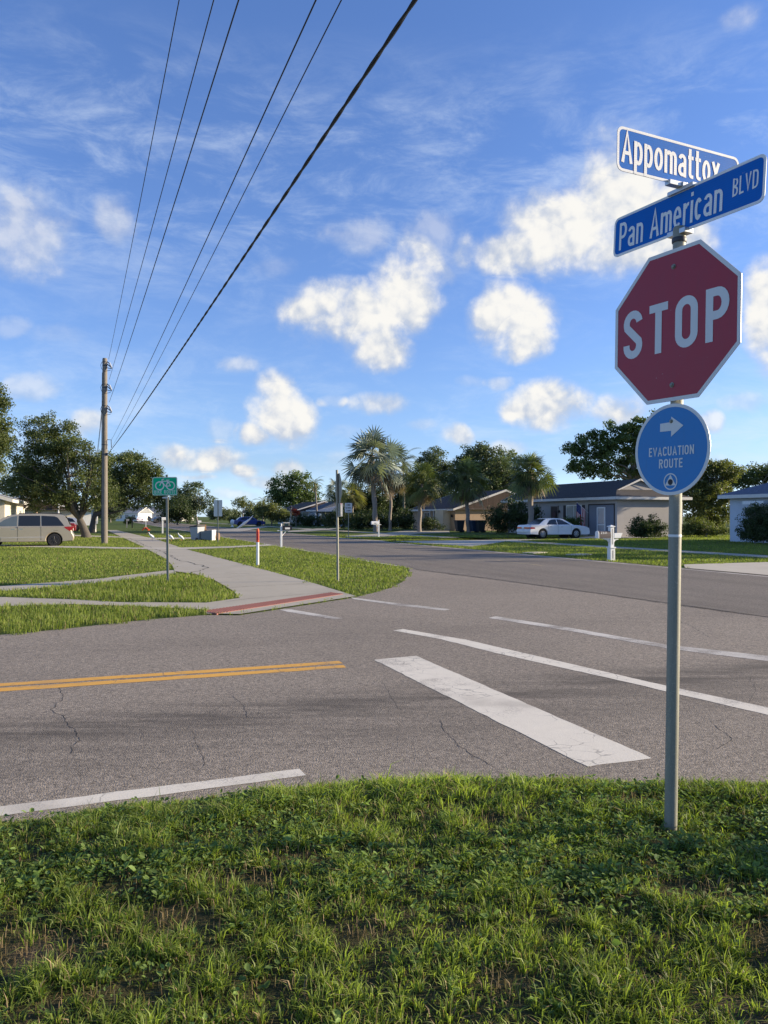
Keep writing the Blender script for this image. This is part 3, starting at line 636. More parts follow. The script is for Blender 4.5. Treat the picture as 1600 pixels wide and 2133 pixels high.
# ------------------------------------------------------------------ stroke lettering (rounded highway style)
def arc(cx, cz, rx, rz, a0, a1, n=9):
    return [(cx + rx * math.cos(R(a0 + (a1 - a0) * i / n)), cz + rz * math.sin(R(a0 + (a1 - a0) * i / n))) for i in range(n + 1)]
def glyph(ch, t):
    X = .73; r = t
    def ring(w, z0, z1): return (w, [arc(w / 2, (z0 + z1) / 2, w / 2 - t, (z1 - z0) / 2 - t, 0, 360, 24)])
    if ch == 'O': 
        w = .54; k = w / 2 - t; return w, [arc(w / 2, 1 - t - k, k, k, 0, 180, 12) + arc(w / 2, t + k, k, k, 180, 360, 12) + [(w - t, 1 - t - k)]]
    if ch == 'S':
        w = .52; k = w / 2 - t; q = .27 - t
        return w, [arc(w / 2, 1 - t - q * .98, k, q, 8, 205, 12) + arc(w / 2, t + q * 1.02, k, q, 25, -188, 12)]
    if ch == 'T': w = .48; return w, [[(0, 1 - t), (w, 1 - t)], [(w / 2, 1 - 2 * t), (w / 2, 0)]]
    if ch == 'P': w = .52; return w, [[(t, 0), (t, 1)], [(2 * t, 1 - t), (w - .26, 1 - t)] + arc(w - .26, .70, .26 - t, .30 - t, 90, -90, 10) + [(2 * t, .40 + t)]]
    if ch == 'R': w = .53; return w, [[(t, 0), (t, 1)], [(2 * t, 1 - t), (w - .26, 1 - t)] + arc(w - .26, .72, .26 - t, .28 - t, 90, -90, 10) + [(2 * t, .44 + t)], [(w * .5, .44), (w - t, 0)]]
    if ch == 'B': w = .53; return w, [[(t, 0), (t, 1)], [(2 * t, 1 - t), (w - .25, 1 - t)] + arc(w - .27, .75, .25 - t, .25 - t, 90, -90, 8) + [(2 * t, .5 + t)], [(2 * t, .5 - t + .06), (w - .26, .5 - t + .06)] + arc(w - .26, .27, .26 - t, .27 - t, 90, -90, 8) + [(2 * t, t)]]
    if ch == 'D': w = .54; return w, [[(t, 0), (t, 1)], [(2 * t, 1 - t), (w - .27, 1 - t)] + arc(w - .27, 1 - .27, .27 - t, .27 - t, 90, 0, 6) + arc(w - .27, .27, .27 - t, .27 - t, 0, -90, 6) + [(2 * t, t)]]
    if ch == 'L': w = .44; return w, [[(t, 1), (t, 0)], [(2 * t, t), (w, t)]]
    if ch == 'E': w = .46; return w, [[(t, 1), (t, 0)], [(2 * t, 1 - t), (w, 1 - t)], [(2 * t, .52), (w * .9, .52)], [(2 * t, t), (w, t)]]
    if ch == 'V': w = .56; return w, [[(t * .8, 1), (w / 2, t * .9), (w - t * .8, 1)]]
    if ch == 'A': w = .58; return w, [[(t * .8, 0), (w / 2, 1 - t * .9), (w - t * .8, 0)], [(w * .24, .30), (w * .76, .30)]]
    if ch == 'C': w = .53; k = w / 2 - t; return w, [arc(w / 2, 1 - t - k, k, k, 10, 180, 10) + arc(w / 2, t + k, k, k, 180, 350, 10)]
    if ch == 'U': w = .53; k = w / 2 - t; return w, [[(t, 1)] + arc(w / 2, t + k, k, k, 180, 360, 12) + [(w - t, 1)]]
    if ch == 'I': return 2 * t, [[(t, 0), (t, 1)]]
    if ch == 'N': w = .55; return w, [[(t, 0), (t, 1)], [(t * 1.2, 1 - t), (w - t * 1.2, t)], [(w - t, 0), (w - t, 1)]]
    if ch == 'K': w = .54; return w, [[(t, 0), (t, 1)], [(2 * t, .42), (w - t * .6, 1)], [(w * .46, .58), (w - t * .4, 0)]]
    if ch == 'H': w = .53; return w, [[(t, 0), (t, 1)], [(w - t, 0), (w - t, 1)], [(2 * t, .5), (w - 2 * t, .5)]]
    if ch == 'Z': w = .5; return w, [[(0, 1 - t), (w, 1 - t)], [(w - t, 1 - 2 * t), (t, 2 * t)], [(0, t), (w, t)]]
    if ch == 'o': return ring(.47, 0, X)
    if ch == 'p': w = .46; return w, [[(t, -.27), (t, X)], [(2 * t, X - t * 1.3)] + arc(w / 2, X / 2, w / 2 - t, X / 2 - t, 115, -115, 14) + [(2 * t, t * 1.3)]]
    if ch == 'n': w = .45; k = w / 2 - t; return w, [[(t, 0), (t, X)], [(2 * t, X - t * 2.0)] + arc(w / 2, X - t - k, k, k, 120, 0, 8) + [(w - t, 0)]]
    if ch == 'm': w = .70; k = .16; return w, [[(t, 0), (t, X)], [(2 * t, X - t * 2)] + arc(t + .145 + t * .6, X - t - k, k * .8, k, 120, 0, 8) + [(t * 1.6 + .145 + k * .8, 0)], [(w / 2 + t * 1.2, X - t * 2)] + arc(w - t - k * .8, X - t - k, k * .8, k, 120, 0, 8) + [(w - t, 0)]]
    if ch == 'a': w = .45; k = w / 2 - t; return w, [arc(w / 2, X - t - k * .85, k, k * .85, 165, 0, 9) + [(w - t, 0)], [(w - 2 * t, X * .60)] + arc(w / 2 - .01, X * .30, k, X * .30 - t, 75, 300, 14) + [(w - 2 * t, t * 1.6)]]
    if ch == 't': w = .33; return w, [[(w * .38, .94), (w * .38, t + .1)] + arc(w * .38 + .1, t + .1, .1, .1, 180, 275, 6) + [(w, t)], [(0, X - t), (w * .38 - t, X - t)], [(w * .38 + t, X - t), (w, X - t)]]
    if ch == 'x': w = .46; return w, [[(t * .7, 0), (w - t * .7, X)], [(t * .7, X), (w - t * .7, 0)]]
    if ch == 'e': w = .46; k = w / 2 - t; return w, [[(2 * t, X * .50), (w - t, X * .50)] + arc(w / 2, X / 2 + .02, k, X / 2 - t - .02, 5, 180, 12) + arc(w / 2, X / 2 - .02, k, X / 2 - t - .02, 180, 318, 10)]
    if ch == 'r': w = .32; return w, [[(t, 0), (t, X)], [(2 * t, X - t * 2.4)] + arc(w - .02, X - t - .17, .17, .17, 150, 78, 6)]
    if ch == 'i': return 2 * t, [[(t, 0), (t, X)], [(t, .87), (t, .87 + 2 * t)]]
    if ch == 'c': w = .40; k = w / 2 - t; return w, [arc(w / 2, X / 2, k, X / 2 - t, 42, 318, 16)]
    if ch == '1': return .3, [[(.2, 0), (.2, 1)], [(.02, .80), (.2 - t, .93)]]
    if ch == '2': w = .5; k = w / 2 - t; return w, [arc(w / 2, 1 - t - k, k, k, 170, -30, 10) + [(t, t)], [(t, t), (w, t)]]
    if ch == '3': w = .5; k = w / 2 - t; q = .26 - t; return w, [arc(w / 2, 1 - t - q, k, q, 165, -90, 10), arc(w / 2, t + q, k, q, 90, -165, 10)]
    if ch == '6': w = .5; k = w / 2 - t; return w, [[(w * .75, 1)] + [(t, .38)] + arc(w / 2, t + .25, k, .25, 160, 520, 16)]
    return .3, []
def ribbon(mb, pts, hw, z):
    pts = [p for i, p in enumerate(pts) if i == 0 or math.hypot(p[0] - pts[i - 1][0], p[1] - pts[i - 1][1]) > 1e-5]
    n = len(pts); L = []; closed = n > 3 and math.hypot(pts[0][0] - pts[-1][0], pts[0][1] - pts[-1][1]) < 1e-6
    vs = []
    for i in range(n):
        p = pts[i]
        a = pts[i - 1] if i else (pts[-2] if closed else None); b = pts[i + 1] if i < n - 1 else (pts[1] if closed else None)
        def nrm(q, s):
            dx, dy = s[0] - q[0], s[1] - q[1]; l = math.hypot(dx, dy) or 1; return (-dy / l, dx / l)
        if a is None: nx, ny = nrm(p, b); k = 1
        elif b is None: nx, ny = nrm(a, p); k = 1
        else:
            n1, n2 = nrm(a, p), nrm(p, b); nx, ny = n1[0] + n2[0], n1[1] + n2[1]; l = math.hypot(nx, ny) or 1; nx, ny = nx / l, ny / l
            k = min(1 / max(nx * n1[0] + ny * n1[1], .3), 1.9)
        vs += [(p[0] + nx * hw * k, p[1] + ny * hw * k, z), (p[0] - nx * hw * k, p[1] - ny * hw * k, z)]
    mb.add(vs, [(2 * i + 1, 2 * i + 3, 2 * i + 2, 2 * i) for i in range(n - 1)])
def text_w(s, t, gap): return sum((glyph(c, t)[0] if c != ' ' else .30) + gap for c in s) - gap
def text(mb, s, cap, x0, z0, sw=.15, gap=.13, width=None, zoff=.002, sx=None, bold=1.0):
    """lettering in the plane of a sign: x along it, y up, z out of it"""
    t = sw / 2; W = text_w(s, t, gap); k = sx if sx else (width / (W * cap) if width else 1.0)
    x = 0.0; si = 0
    for c in s:
        if c == ' ': x += .30 + gap; continue
        w, st = glyph(c, t)
        for p in st:
            q = [(x0 + (x + a) * cap * k, z0 + b * cap) for a, b in p]
            ribbon(mb, q, t * cap * bold * (k ** .5), zoff + .00025 * (si % 3)); si += 1
        x += w + gap
    return mb
def plane_matrix(origin, e, n, up=None):                      # columns: along the sign, up, out
    e = Vector(e).normalized(); n = Vector(n).normalized()
    u = Vector(up).normalized() if up is not None else n.cross(e)
    return Matrix(((e.x, u.x, n.x, origin[0]), (e.y, u.y, n.y, origin[1]), (e.z, u.z, n.z, origin[2]), (0, 0, 0, 1)))
def rrect(w, h, r, n=5):
    pts = []
    for (cx, cy, a) in ((w / 2 - r, -h / 2 + r, -90), (w / 2 - r, h / 2 - r, 0), (-w / 2 + r, h / 2 - r, 90), (-w / 2 + r, -h / 2 + r, 180)):
        for i in range(n + 1): pts.append((cx + r * math.cos(R(a + 90 * i / n)), cy + r * math.sin(R(a + 90 * i / n))))
    return pts
def ngon(r, n, a0): return [(r * math.cos(R(a0) + 2 * math.pi * i / n), r * math.sin(R(a0) + 2 * math.pi * i / n)) for i in range(n)]

def sheeting(name, c, rough=.32, stripe=0.0, dirt=.10, spec=.4):
    m, T, out = new_mat(name)
    tc = T.n('ShaderNodeTexCoord').outputs['Object']
    n = T.noise(tc, 7.0, 6, .65); f = T.noise(tc, 160.0, 2, .5)
    cc = T.mix(n, tuple(x * (1 - dirt) for x in c), tuple(min(1, x * (1 + dirt)) for x in c))
    # grime runs and scuffs
    mq = T.n('ShaderNodeMapping', i_Vector=tc); mq.inputs['Scale'].default_value = (1, 1, .10)
    cc = T.mix(T.m('MULTIPLY', T.ss(T.noise(mq.outputs[0], 42.0, 5, .7), .52, .80), .30), cc, tuple(x * .62 + .02 for x in c))
    cc = T.mix(T.m('MULTIPLY', T.ss(T.noise(tc, 55.0, 2, .5), .745, .775), .35), cc, (.42, .40, .38))
    if stripe:
        wv = T.n('ShaderNodeTexWave', wave_type='BANDS', bands_direction='Z', i_Vector=tc, i_Scale=28.0, i_Distortion=1.2, i_Detail=1.0)
        cc = T.mix(T.m('MULTIPLY', wv.outputs['Fac'], stripe), cc, tuple(x * .72 for x in c))
    p = T.n('ShaderNodeBsdfPrincipled'); T.put(p.inputs['Base Color'], cc)
    T.put(p.inputs['Roughness'], T.m('ADD', rough, T.m('MULTIPLY', n, .2))); p.inputs['Specular IOR Level'].default_value = spec
    b = T.n('ShaderNodeBump', i_Strength=.08, i_Distance=.002, i_Height=f); T.put(p.inputs['Normal'], b)
    T.put(out.inputs[0], p); return m
def galv(name, c=(.34, .35, .33)):
    m, T, out = new_mat(name)
    tc = T.n('ShaderNodeTexCoord').outputs['Object']
    mp = T.n('ShaderNodeMapping', i_Vector=tc); mp.inputs['Scale'].default_value = (1, 1, .12)
    n = T.noise(mp.outputs[0], 30.0, 6, .7); s = T.noise(tc, 60.0, 3, .6)
    cc = T.mix(n, tuple(x * .60 for x in c), tuple(x * 1.3 for x in c))
    cc = T.mix(T.m('MULTIPLY', T.ss(T.noise(tc, 110.0, 3, .6), .58, .66), .25), cc, tuple(x * 1.9 for x in c))
    cc = T.mix(T.m('MULTIPLY', T.ss(T.noise(mp.outputs[0], 9, 6, .7), .56, .70), .5), cc, (.16, .12, .08))
    p = T.n('ShaderNodeBsdfPrincipled'); T.put(p.inputs['Base Color'], cc); p.inputs['Metallic'].default_value = .30
    T.put(p.inputs['Roughness'], T.m('ADD', .50, T.m('MULTIPLY', s, .18)))
    T.put(out.inputs[0], p); return m
M_red = sheeting('sign_red', (0.34, 0.014, 0.028), .30)
M_blue = sheeting('sign_blue', (0.003, 0.175, 0.45), .30)
M_blue2 = sheeting('street_sign_blue', (0.003, 0.135, 0.50), .5, .30, spec=.12)
M_green = sheeting('sign_green', (0.004, 0.42, 0.20), .45, spec=.12)
M_swhite = sheeting('sign_white', (0.66, 0.65, 0.61), .35)
M_swhite2 = sheeting('street_sign_white', (0.80, 0.79, 0.75), .35, .30)
M_galv = galv('galvanised_steel', (.26, .255, .205))
M_alu = simple('sheet_aluminium', (.52, .53, .53), .42, .75, .08, 9)
M_black = simple('black_lettering', (.02, .02, .022), .6)
M_dark = simple('dark_metal', (.06, .06, .065), .5, .5)
M_orange = simple('orange_red_plastic', (.70, .10, .025), .5, var=.1)
M_wpost = simple('white_plastic', (.78, .77, .73), .5, var=.06, dirt=((.35, .32, .26), .3))

def panel(parent, name, Mx, poly, thick, face_mat, back_mat=None, label=None):
    mb = MB(); mb.M = Mx; n = len(poly)
    vs = [(p[0], p[1], -thick) for p in poly] + [(p[0], p[1], 0) for p in poly]
    mb.add(vs, [tuple(range(n, 2 * n))]); mb.cur = 1
    mb.add(vs, [tuple(range(n - 1, -1, -1))] + [(i, (i + 1) % n, n + (i + 1) % n, n + i) for i in range(n)])
    o = mb.build(name, [face_mat, back_mat or M_alu], parent, recalc=False)
    if label: o['label'] = label
    return o
def border(parent, Mx, outer, inner, z, mat, name='border'):
    mb = MB(); mb.M = Mx; n = len(outer)
    mb.add([(p[0], p[1], z) for p in outer] + [(p[0], p[1], z) for p in inner], [(i, (i + 1) % n, n + (i + 1) % n, n + i) for i in range(n)])
    return mb.build(name, mat, parent, recalc=False)
def scale_poly(p, k, ky=None): return [(a * k, b * (ky or k)) for a, b in p]
def bolt(parent, Mx, x, y, r=.009):
    mb = MB(); mb.M = Mx @ Matrix.Translation((x, y, 0)); mb.lathe([(r * 1.5, .0005), (r * 1.5, .002), (r, .0022), (r, .008), (r * .6, .010)], 10)
    return mb.build('bolt', M_galv, parent, 30)

# ------------------------------------------------------------------ the stop sign post
def stop_post():
    t = thing('sign_post', 'galvanised post with red STOP octagon, blue street name blades and round evacuation sign', 'sign post', (1.434, 3.86, 0.02))
    t.rotation_euler = (0, R(0.95), 0)
    mb = MB(); mb.lathe([(.031, -.3), (.031, 2.95), (.031, 3.06), (.028, 3.065)], 28); mb.build('pole', M_galv, t, 30)
    ts = MB(); ts.lathe([(.0316, 1.508), (.0322, 1.510), (.0322, 1.519), (.0316, 1.521)], 24); ts.build('tape_scrap', M_wpost, t, 30)
    cap = MB(); cap.lathe([(.034, 2.985), (.036, 2.99), (.036, 3.005), (.034, 3.01)], 24); cap.build('clamp_ring', M_dark, t, 30)
    e = Vector((.494, -.870, 0)); n = Vector((-.870, -.494, 0)); ax = Vector((0.0, 0.0, 0))
    # STOP
    Mx = plane_matrix(ax + n * .038 + Vector((0, 0, 2.568)), e, n, (0, 0, 1))
    r8 = .381 / math.cos(math.pi / 8); oc = ngon(r8, 8, 22.5)
    s = panel(t, 'stop_sign', Mx, oc, .003, M_red, label='red octagonal STOP sign with white border')
    border(s, Mx, oc, ngon(r8 - .021, 8, 22.5), .0008, M_swhite)
    L = MB(); L.M = Mx; text(L, 'STOP', .255, -.320, -.1275, .165, .185, width=.640, zoff=.0012); L.build('lettering', M_swhite, s, recalc=False)
    bolt(s, Mx, .0, .292); bolt(s, Mx, -.0, -.300)
    # evacuation route
    Mx = plane_matrix(ax + n * .038 + Vector((0, 0, 1.945)), e, n, (0, 0, 1)); rr = .2286
    s = panel(t, 'evacuation_sign', Mx, ngon(rr, 56, 0), .003, M_blue, label='round blue evacuation route sign with white arrow')
    border(s, Mx, ngon(rr, 56, 0), ngon(rr - .0165, 56, 0), .0008, M_swhite)
    a = MB(); a.M = Mx
    a.add([(x * rr, y * rr, .0012) for x, y in ((-.30, .41), (.0, .41), (.0, .28), (.32, .50), (.0, .72), (.0, .60), (-.30, .59))], [(0, 1, 2, 3, 4, 5, 6)])
    a.build('arrow', M_swhite, s, recalc=False)
    L = MB(); L.M = Mx
    text(L, 'EVACUATION', .20 * rr, -.60 * rr, -.13 * rr, .15, .14, width=1.20 * rr, zoff=.0012)
    L.build('lettering', M_swhite, s, recalc=False)
    L = MB(); L.M = Mx; text(L, 'ROUTE', .20 * rr, -.315 * rr, -.40 * rr, .15, .14, width=.63 * rr, zoff=.0012); L.build('lettering', M_swhite, s, recalc=False)
    E = MB(); E.M = Mx @ Matrix.Translation((0, -.70 * rr, 0))
    ribbon(E, arc(0, 0, .17 * rr, .17 * rr, 0, 360, 28), .011 * rr * 1.2, .0012)
    E.add([(x * rr, y * rr, .0013) for x, y in ((-.145, -.085), (.145, -.085), (0, .155))], [(0, 1, 2)])
    E.cur = 1; E.add([(p[0], p[1] - .012 * rr, .0016) for p in ngon(.066 * rr, 16, 0)], [tuple(range(16))])
    E.add([(p[0] * .5, p[1] * .5 + .03 * rr, .0019) for p in ngon(.030 * rr, 10, 0)], [tuple(range(10))])
    E.build('emblem', [M_swhite, M_black], s, recalc=False)
    bolt(s, Mx, 0, .62 * rr, .007)
    # Pan American BLVD blade
    e1 = Vector((.40, -.917, 0)).normalized(); e1 = (e1 + Vector((0, 0, -.045))).normalized(); n1 = Vector((-.917, -.40, 0)).normalized(); u1 = n1.cross(e1)
    Mx = plane_matrix(Vector((.006, 0, 3.145)), e1, n1, u1); p = rrect(1.0, .216, .035)
    s = panel(t, 'street_name_sign', Mx, p, .003, M_blue2, label='blue Pan American BLVD street name blade, lower of two')
    border(s, Mx, p, rrect(.974, .190, .024), .0008, M_swhite2)
    L = MB(); L.M = Mx
    for tx, cap, x0, z0, sw, gp, wd in (('Pan', .150, -.452, -.078, .128, .13, .185), ('American', .150, -.212, -.078, .128, .13, .475), ('BLVD', .084, .322, -.034, .125, .16, .140)):
        L = MB(); L.M = Mx; text(L, tx, cap, x0, z0, sw, gp, width=wd, zoff=.0012); L.build('lettering', M_swhite2, s, recalc=False)
    mb = MB(); mb.M = Mx; mb.b2((-.085, .098, -.020), (.085, .118, .016)); mb.b2((-.02, .118, -.018), (.02, .140, .014)); mb.build('bracket', M_alu, t, bevel=.003)
    mb = MB(); mb.M = Mx; mb.b2((-.06, -.121, -.03), (.06, -.095, .028)); mb.build('bracket', M_alu, t, bevel=.003)
    # Appomattox blade
    e2 = Vector((.917, .40, 0)).normalized(); n2 = Vector((.40, -.917, 0)).normalized()
    Mx = plane_matrix(Vector((.0, 0, 3.385)), e2, n2, (0, 0, 1)); p = rrect(.80, .216, .035)
    s = panel(t, 'street_name_sign', Mx, p, .003, M_blue2, label='blue Appomattox street name blade, upper of two')
    border(s, Mx, p, rrect(.774, .190, .024), .0008, M_swhite2)
    L = MB(); L.M = Mx; text(L, 'Appomattox', .160, -.372, -.064, .135, .115, width=.635, zoff=.0012); L.build('lettering', M_swhite2, s, recalc=False)
    mb = MB(); mb.M = Mx; mb.b2((-.085, -.122, -.016), (.085, -.098, .020)); mb.build('bracket', M_alu, t, bevel=.003)
stop_post()

# ------------------------------------------------------------------ other small signs
def bike_sign():
    X, Y = G(350, 1212)
    t = thing('bike_route_sign', 'green bike route sign on thin grey post beside the left sidewalk', 'sign', (X, Y, 0))
    t.rotation_euler = (0, R(-.7), 0)
    MB().b2((-.028, -.014, -.2), (.028, .014, 2.66)).build('pole', M_galv, t)
    e = Vector((.995, .0, 0)); e = Vector((math.cos(R(4)), math.sin(R(4)), 0)); n = Vector((e.y, -e.x, 0))
    Mx = plane_matrix(Vector((-.045, -.02, 2.375)), e, n, (0, 0, 1)); w, h = .61, .455; p = rrect(w, h, .04)
    s = panel(t, 'sign_panel', Mx, p, .003, M_green)
    border(s, Mx, rrect(w - .012, h - .012, .036), rrect(w - .040, h - .040, .026), .0008, M_swhite)
    k_ = .51 / (text_w('BIKE ROUTE', .0625, .20) * .088)
    for tx, x0 in (('BIKE', -.255), ('ROUTE', .255 - text_w('ROUTE', .0625, .20) * .088 * k_)):
        L = MB(); L.M = Mx; text(L, tx, .088, x0, -.186, .125, .20, sx=k_, zoff=.0015); L.build('lettering', M_swhite, s, recalc=False)
    B = MB(); B.M = Mx; c1, c2, ww = (-.125, .012), (.140, .012), .013
    for c in (c1, c2): ribbon(B, arc(c[0], c[1], .098, .098, 0, 360, 28), ww, .0012)
    for i, ln in enumerate((((-.125, .012), (-.06, .150)), ((-.07, .122), (.075, .122)), ((-.062, .112), (.02, -.005)), ((.02, -.005), (.085, .135)), ((.02, -.005), (.140, .012)), ((.140, .012), (.075, .115)), ((.035, .150), (.115, .150)), ((-.075, .160), (-.02, .175)))):
        ribbon(B, list(ln), .0105, .0016 + .0003 * (i % 4))
    B.build('bicycle_symbol', M_swhite, s, recalc=False)
    MB().b2((-.11, -.012, 2.075), (.03, -.022, 2.105)).build('bracket', M_alu, t)
bike_sign()
def marker_post():
    X, Y = G(537, 1179)
    t = thing('marker_post', 'white marker post with orange-red top beside the sidewalk', 'marker post', (X, Y, 0), R(12))
    mb = MB(); mb.M = Matrix.Diagonal((1.0, .5, 1, 1)); mb.lathe([(.046, -.1), (.046, .78)], 14); mb.build('post', M_wpost, t, 40)
    mb = MB(); mb.M = Matrix.Diagonal((1.0, .5, 1, 1)); mb.lathe([(.0468, .78), (.0468, 1.17), (.040, 1.20), (.025, 1.222), (.002, 1.23)], 14); mb.build('post_top', M_orange, t, 40)
    mb = MB(); mb.M = plane_matrix((.0, -.027, .985), (1, 0, 0), (0, -1, 0), (0, 0, 1)); mb.sheet(rrect(.055, .30, .02), .0012); mb.build('decal', M_red, t, recalc=False)
marker_post()
def back_sign():
    X, Y = G(704, 1212)
    t = thing('stop_sign_back', 'octagonal stop sign seen from behind and nearly edge on, with small box sign below', 'sign', (X, Y, 0))
    t.rotation_euler = (0, R(-.5), 0)
    mb = MB(); mb.lathe([(.030, -.2), (.030, 2.78)], 16); mb.build('pole', M_galv, t, 30)
    e = Vector((-.27, .963, 0)).normalized(); n = Vector((.963, .27, 0)).normalized()           # front faces away to the right
    oc = ngon(.381 / math.cos(math.pi / 8), 8, 22.5)
    Mx = plane_matrix(n * .036 + Vector((0, 0, 2.31)), e, n, (0, 0, 1))
    panel(t, 'stop_panel', Mx, oc, .003, M_red, M_galv)
    Mx = plane_matrix(n * .036 + Vector((0, 0, 1.78)), e, n, (0, 0, 1))
    panel(t, 'small_panel', Mx, rrect(.46, .30, .03), .003, M_swhite, M_galv)
    e2 = Vector((.62, -.78, 0)).normalized(); n2 = Vector((e2.y, -e2.x, 0)); n2 = n2 if n2.y < 0 else -n2
    MB().b2((-.02, -.012, 1.62), (.13, .026, 1.95)).build('box_sign', M_alu, t, bevel=.006)
back_sign()
def plain_sign(name, label, px, py, top, bot, wpx, face, hpole_top=None, lines=None, back=False, ez=0.0):
    X, Y = G(px, py); k = Y / F
    t = thing(name, label, 'sign', (X, Y, 0))
    zt, zb = EYE - (top - YH) * k, EYE - (bot - YH) * k; w = wpx * k
    mb = MB(); mb.b2((-.03, .004, -.2), (.03, .034, zt + (.03 if not back else -.02))); mb.build('pole', M_galv, t)
    e = Vector((math.cos(ez), math.sin(ez), 0)); n = Vector((e.y, -e.x, 0))
    Mx = plane_matrix(Vector((0, 0.0 if not back else .038, (zt + zb) / 2)), e, n, (0, 0, 1)); p = rrect(w, zt - zb, .03)
    s = panel(t, 'sign_panel', Mx, p, .003, face)
    if lines:
        h = zt - zb; cap = h * .19
        for i, (tx, ww) in enumerate(lines):
            L = MB(); L.M = Mx; text(L, tx, cap, -w * ww / 2, h * (.21 - .29 * i) - .01, .17, .15, width=w * ww, zoff=.002); L.build('lettering', M_black, s, recalc=False)
        border(s, Mx, rrect(w - .02, h - .02, .025), rrect(w - .05, h - .05, .015), .001, M_black)
    return t
plain_sign('school_zone_sign', 'white END SCHOOL ZONE sign across the boulevard, on its grey post', 726, 1121, 1047.5, 1068, 15.5, M_swhite, lines=[('END', .50), ('SCHOOL', .76), ('ZONE', .62)])
plain_sign('blank_sign', 'rectangular sign seen from behind, bare pale metal, on post near the trash bins', 454, 1130, 1041.5, 1075.5, 17.5, M_alu, back=True)

# ------------------------------------------------------------------ utility poles and wires
M_pole = bark_mat('weathered_pole_wood', (.105, .09, .075), (.28, .245, .20), 9, .08)
M_cpole = simple('concrete_pole', (.56, .54, .50), .85, var=.12, scale=3)
M_wire = simple('wire_black', (.012, .012, .014), .6)
M_insul = simple('insulator_grey', (.45, .46, .48), .4)
PX, PY = G(218, 1132)
def wood_pole():
    t = thing('utility_pole', 'tall brown wooden utility pole with three brackets on left verge', 'utility pole', (PX, PY, 0))
    prof = [(.185, -.2), (.178, 1.0), (.165, 4.0), (.150, 8.0), (.140, 11.02), (.12, 11.06)]
    mb = MB(); mb.lathe(prof, 18); mb.build('pole', M_pole, t, 30)
    for i, z in enumerate((10.75, 9.42, 8.13)):
        b = MB()
        b.tube([(.12, -.03, z + .12), (.30, -.08, z - .02), (.43, -.10, z - .32)], .028, 6); b.tube([(.12, -.03, z - .25), (.28, -.06, z - .30), (.43, -.10, z - .34)], .022, 6)
        b.tube([(.10, 0, z + .0), (.36, -.05, z - .22)], .03, 6); b.lathe([(.15, z - .16), (.15, z - .10)], 14); b.lathe([(.155, z + .06), (.155, z + .10)], 14)
        br = b.build('bracket', M_dark, t, 40)
        q = MB(); q.tube([(.30, -.07, z + .02), (.44, -.10, z - .26)], [.05, .045], 8); q.build('insulator', M_insul, br, 40)
        w = MB(); w.tube([(-.17, 0, z + .1), (-.24, -.02, z - .1), (-.20, 0, z - .32), (.05, -.17, z - .5), (.38, -.1, z - .42)], .014, 5); w.build('jumper_wire', M_wire, br)
    b = MB(); b.tube([(.14, 0, 6.2), (.40, -.05, 6.18), (.42, -.05, 5.7)], .02, 6); b.build('bracket', M_dark, t, 40)
    for z_ in (5.86, 5.29): b = MB(); b.lathe([(.172, z_), (.172, z_ + .05)], 14); b.build('pole_band', M_dark, t, 40)
    k = MB(); k.box((.165, -.08, 5.32), (.10, .10, .16)); k.build('clamp', M_dark, t)
    k = MB(); k.tube([(-.17, -.08, .3), (-.16, -.08, 6.5), (-.14, -.06, 10.2)], .012, 5); k.build('ground_wire', M_wire, t)
wood_pole()
def wire(label, a, bpx, by, zb, r, sag=.0, tail=26, twist=False, group='overhead wires running from the utility pole'):
    Yb = (zb - EYE) * F / (YH - by); B = Vector(((bpx - 800) / F * Yb, Yb, zb)); A = Vector(a); d = (B - A)
    L = d.length; C = B + d.normalized() * tail; pts = []
    for i in range(41):
        t = i / 40; p = A.lerp(C, t); s = 4 * t * (1 - t); tb = L / (L + tail); sb = 4 * tb * (1 - tb)
        p.z -= sag * s; p.z += sag * sb * (t / tb); pts.append(p)
    mb = MB()
    if not twist: mb.tube(pts, r, 6)
    else:
        for ph in (0, math.pi):
            q = []
            for i in range(40 * 14 + 1):
                s = i / 14; k0 = min(int(s), 39); p = pts[k0].lerp(pts[k0 + 1], s - k0); an = (p - pts[0]).length * 2 * math.pi / .85 + ph
                q.append(p + Vector((math.cos(an), 0, math.sin(an))) * r * .38)
            mb.tube(q, r * .80, 5)
    o = mb.build('power_line', M_wire, smooth=60)
    tag(o, label, 'wire', group)
P0 = Vector((PX, PY, 0))
for lb, off, b, zb, r in (('highest thin wire, leftmost at the top of the photo', (.26, -.1, 10.98), 371, 10.6, .0095), ('thin wire, second from left, from the second pole bracket', (.3, -.1, 9.78), 443, 9.4, .0095),
                          ('thin wire, third from left, from the lowest pole bracket', (.3, -.1, 8.42), 495, 8.1, .0105), ('thin wire, fourth from left, hung midway on the pole', (.41, -.05, 6.16), 656, 5.95, .0075),
                          ('thinnest wire, second from right, just left of thick cable', (.42, -.05, 5.72), 709, 5.5, .0055)):
    wire(lb, P0 + Vector(off), b, 0, zb, r, .35)
wire('thick twisted black cable, rightmost of the overhead wires', P0 + Vector((.22, -.08, 5.34)), 862, 0, 5.05, .0155, .30, twist=True)
def concrete_pole(label, px, py, r, h):
    X, Y = G(px, py)
    t = thing('utility_pole', label, 'utility pole', (X, Y, 0), group='pale concrete poles beyond the oak')
    MB().b2((-r, -r, -.2), (r, r, h)).build('pole', M_cpole, t, bevel=.02)
    return X, Y
cx, cy = concrete_pole('square pale concrete pole on the verge just right of oak trunk', 197, 1108, .145, 7.6)
concrete_pole('thin pale concrete pole behind the thicker concrete pole', 192.5, 1098, .13, 7.0)
concrete_pole('slim pale concrete pole right of the thick one, near the wooden pole', 202.3, 1091, .12, 7.2)
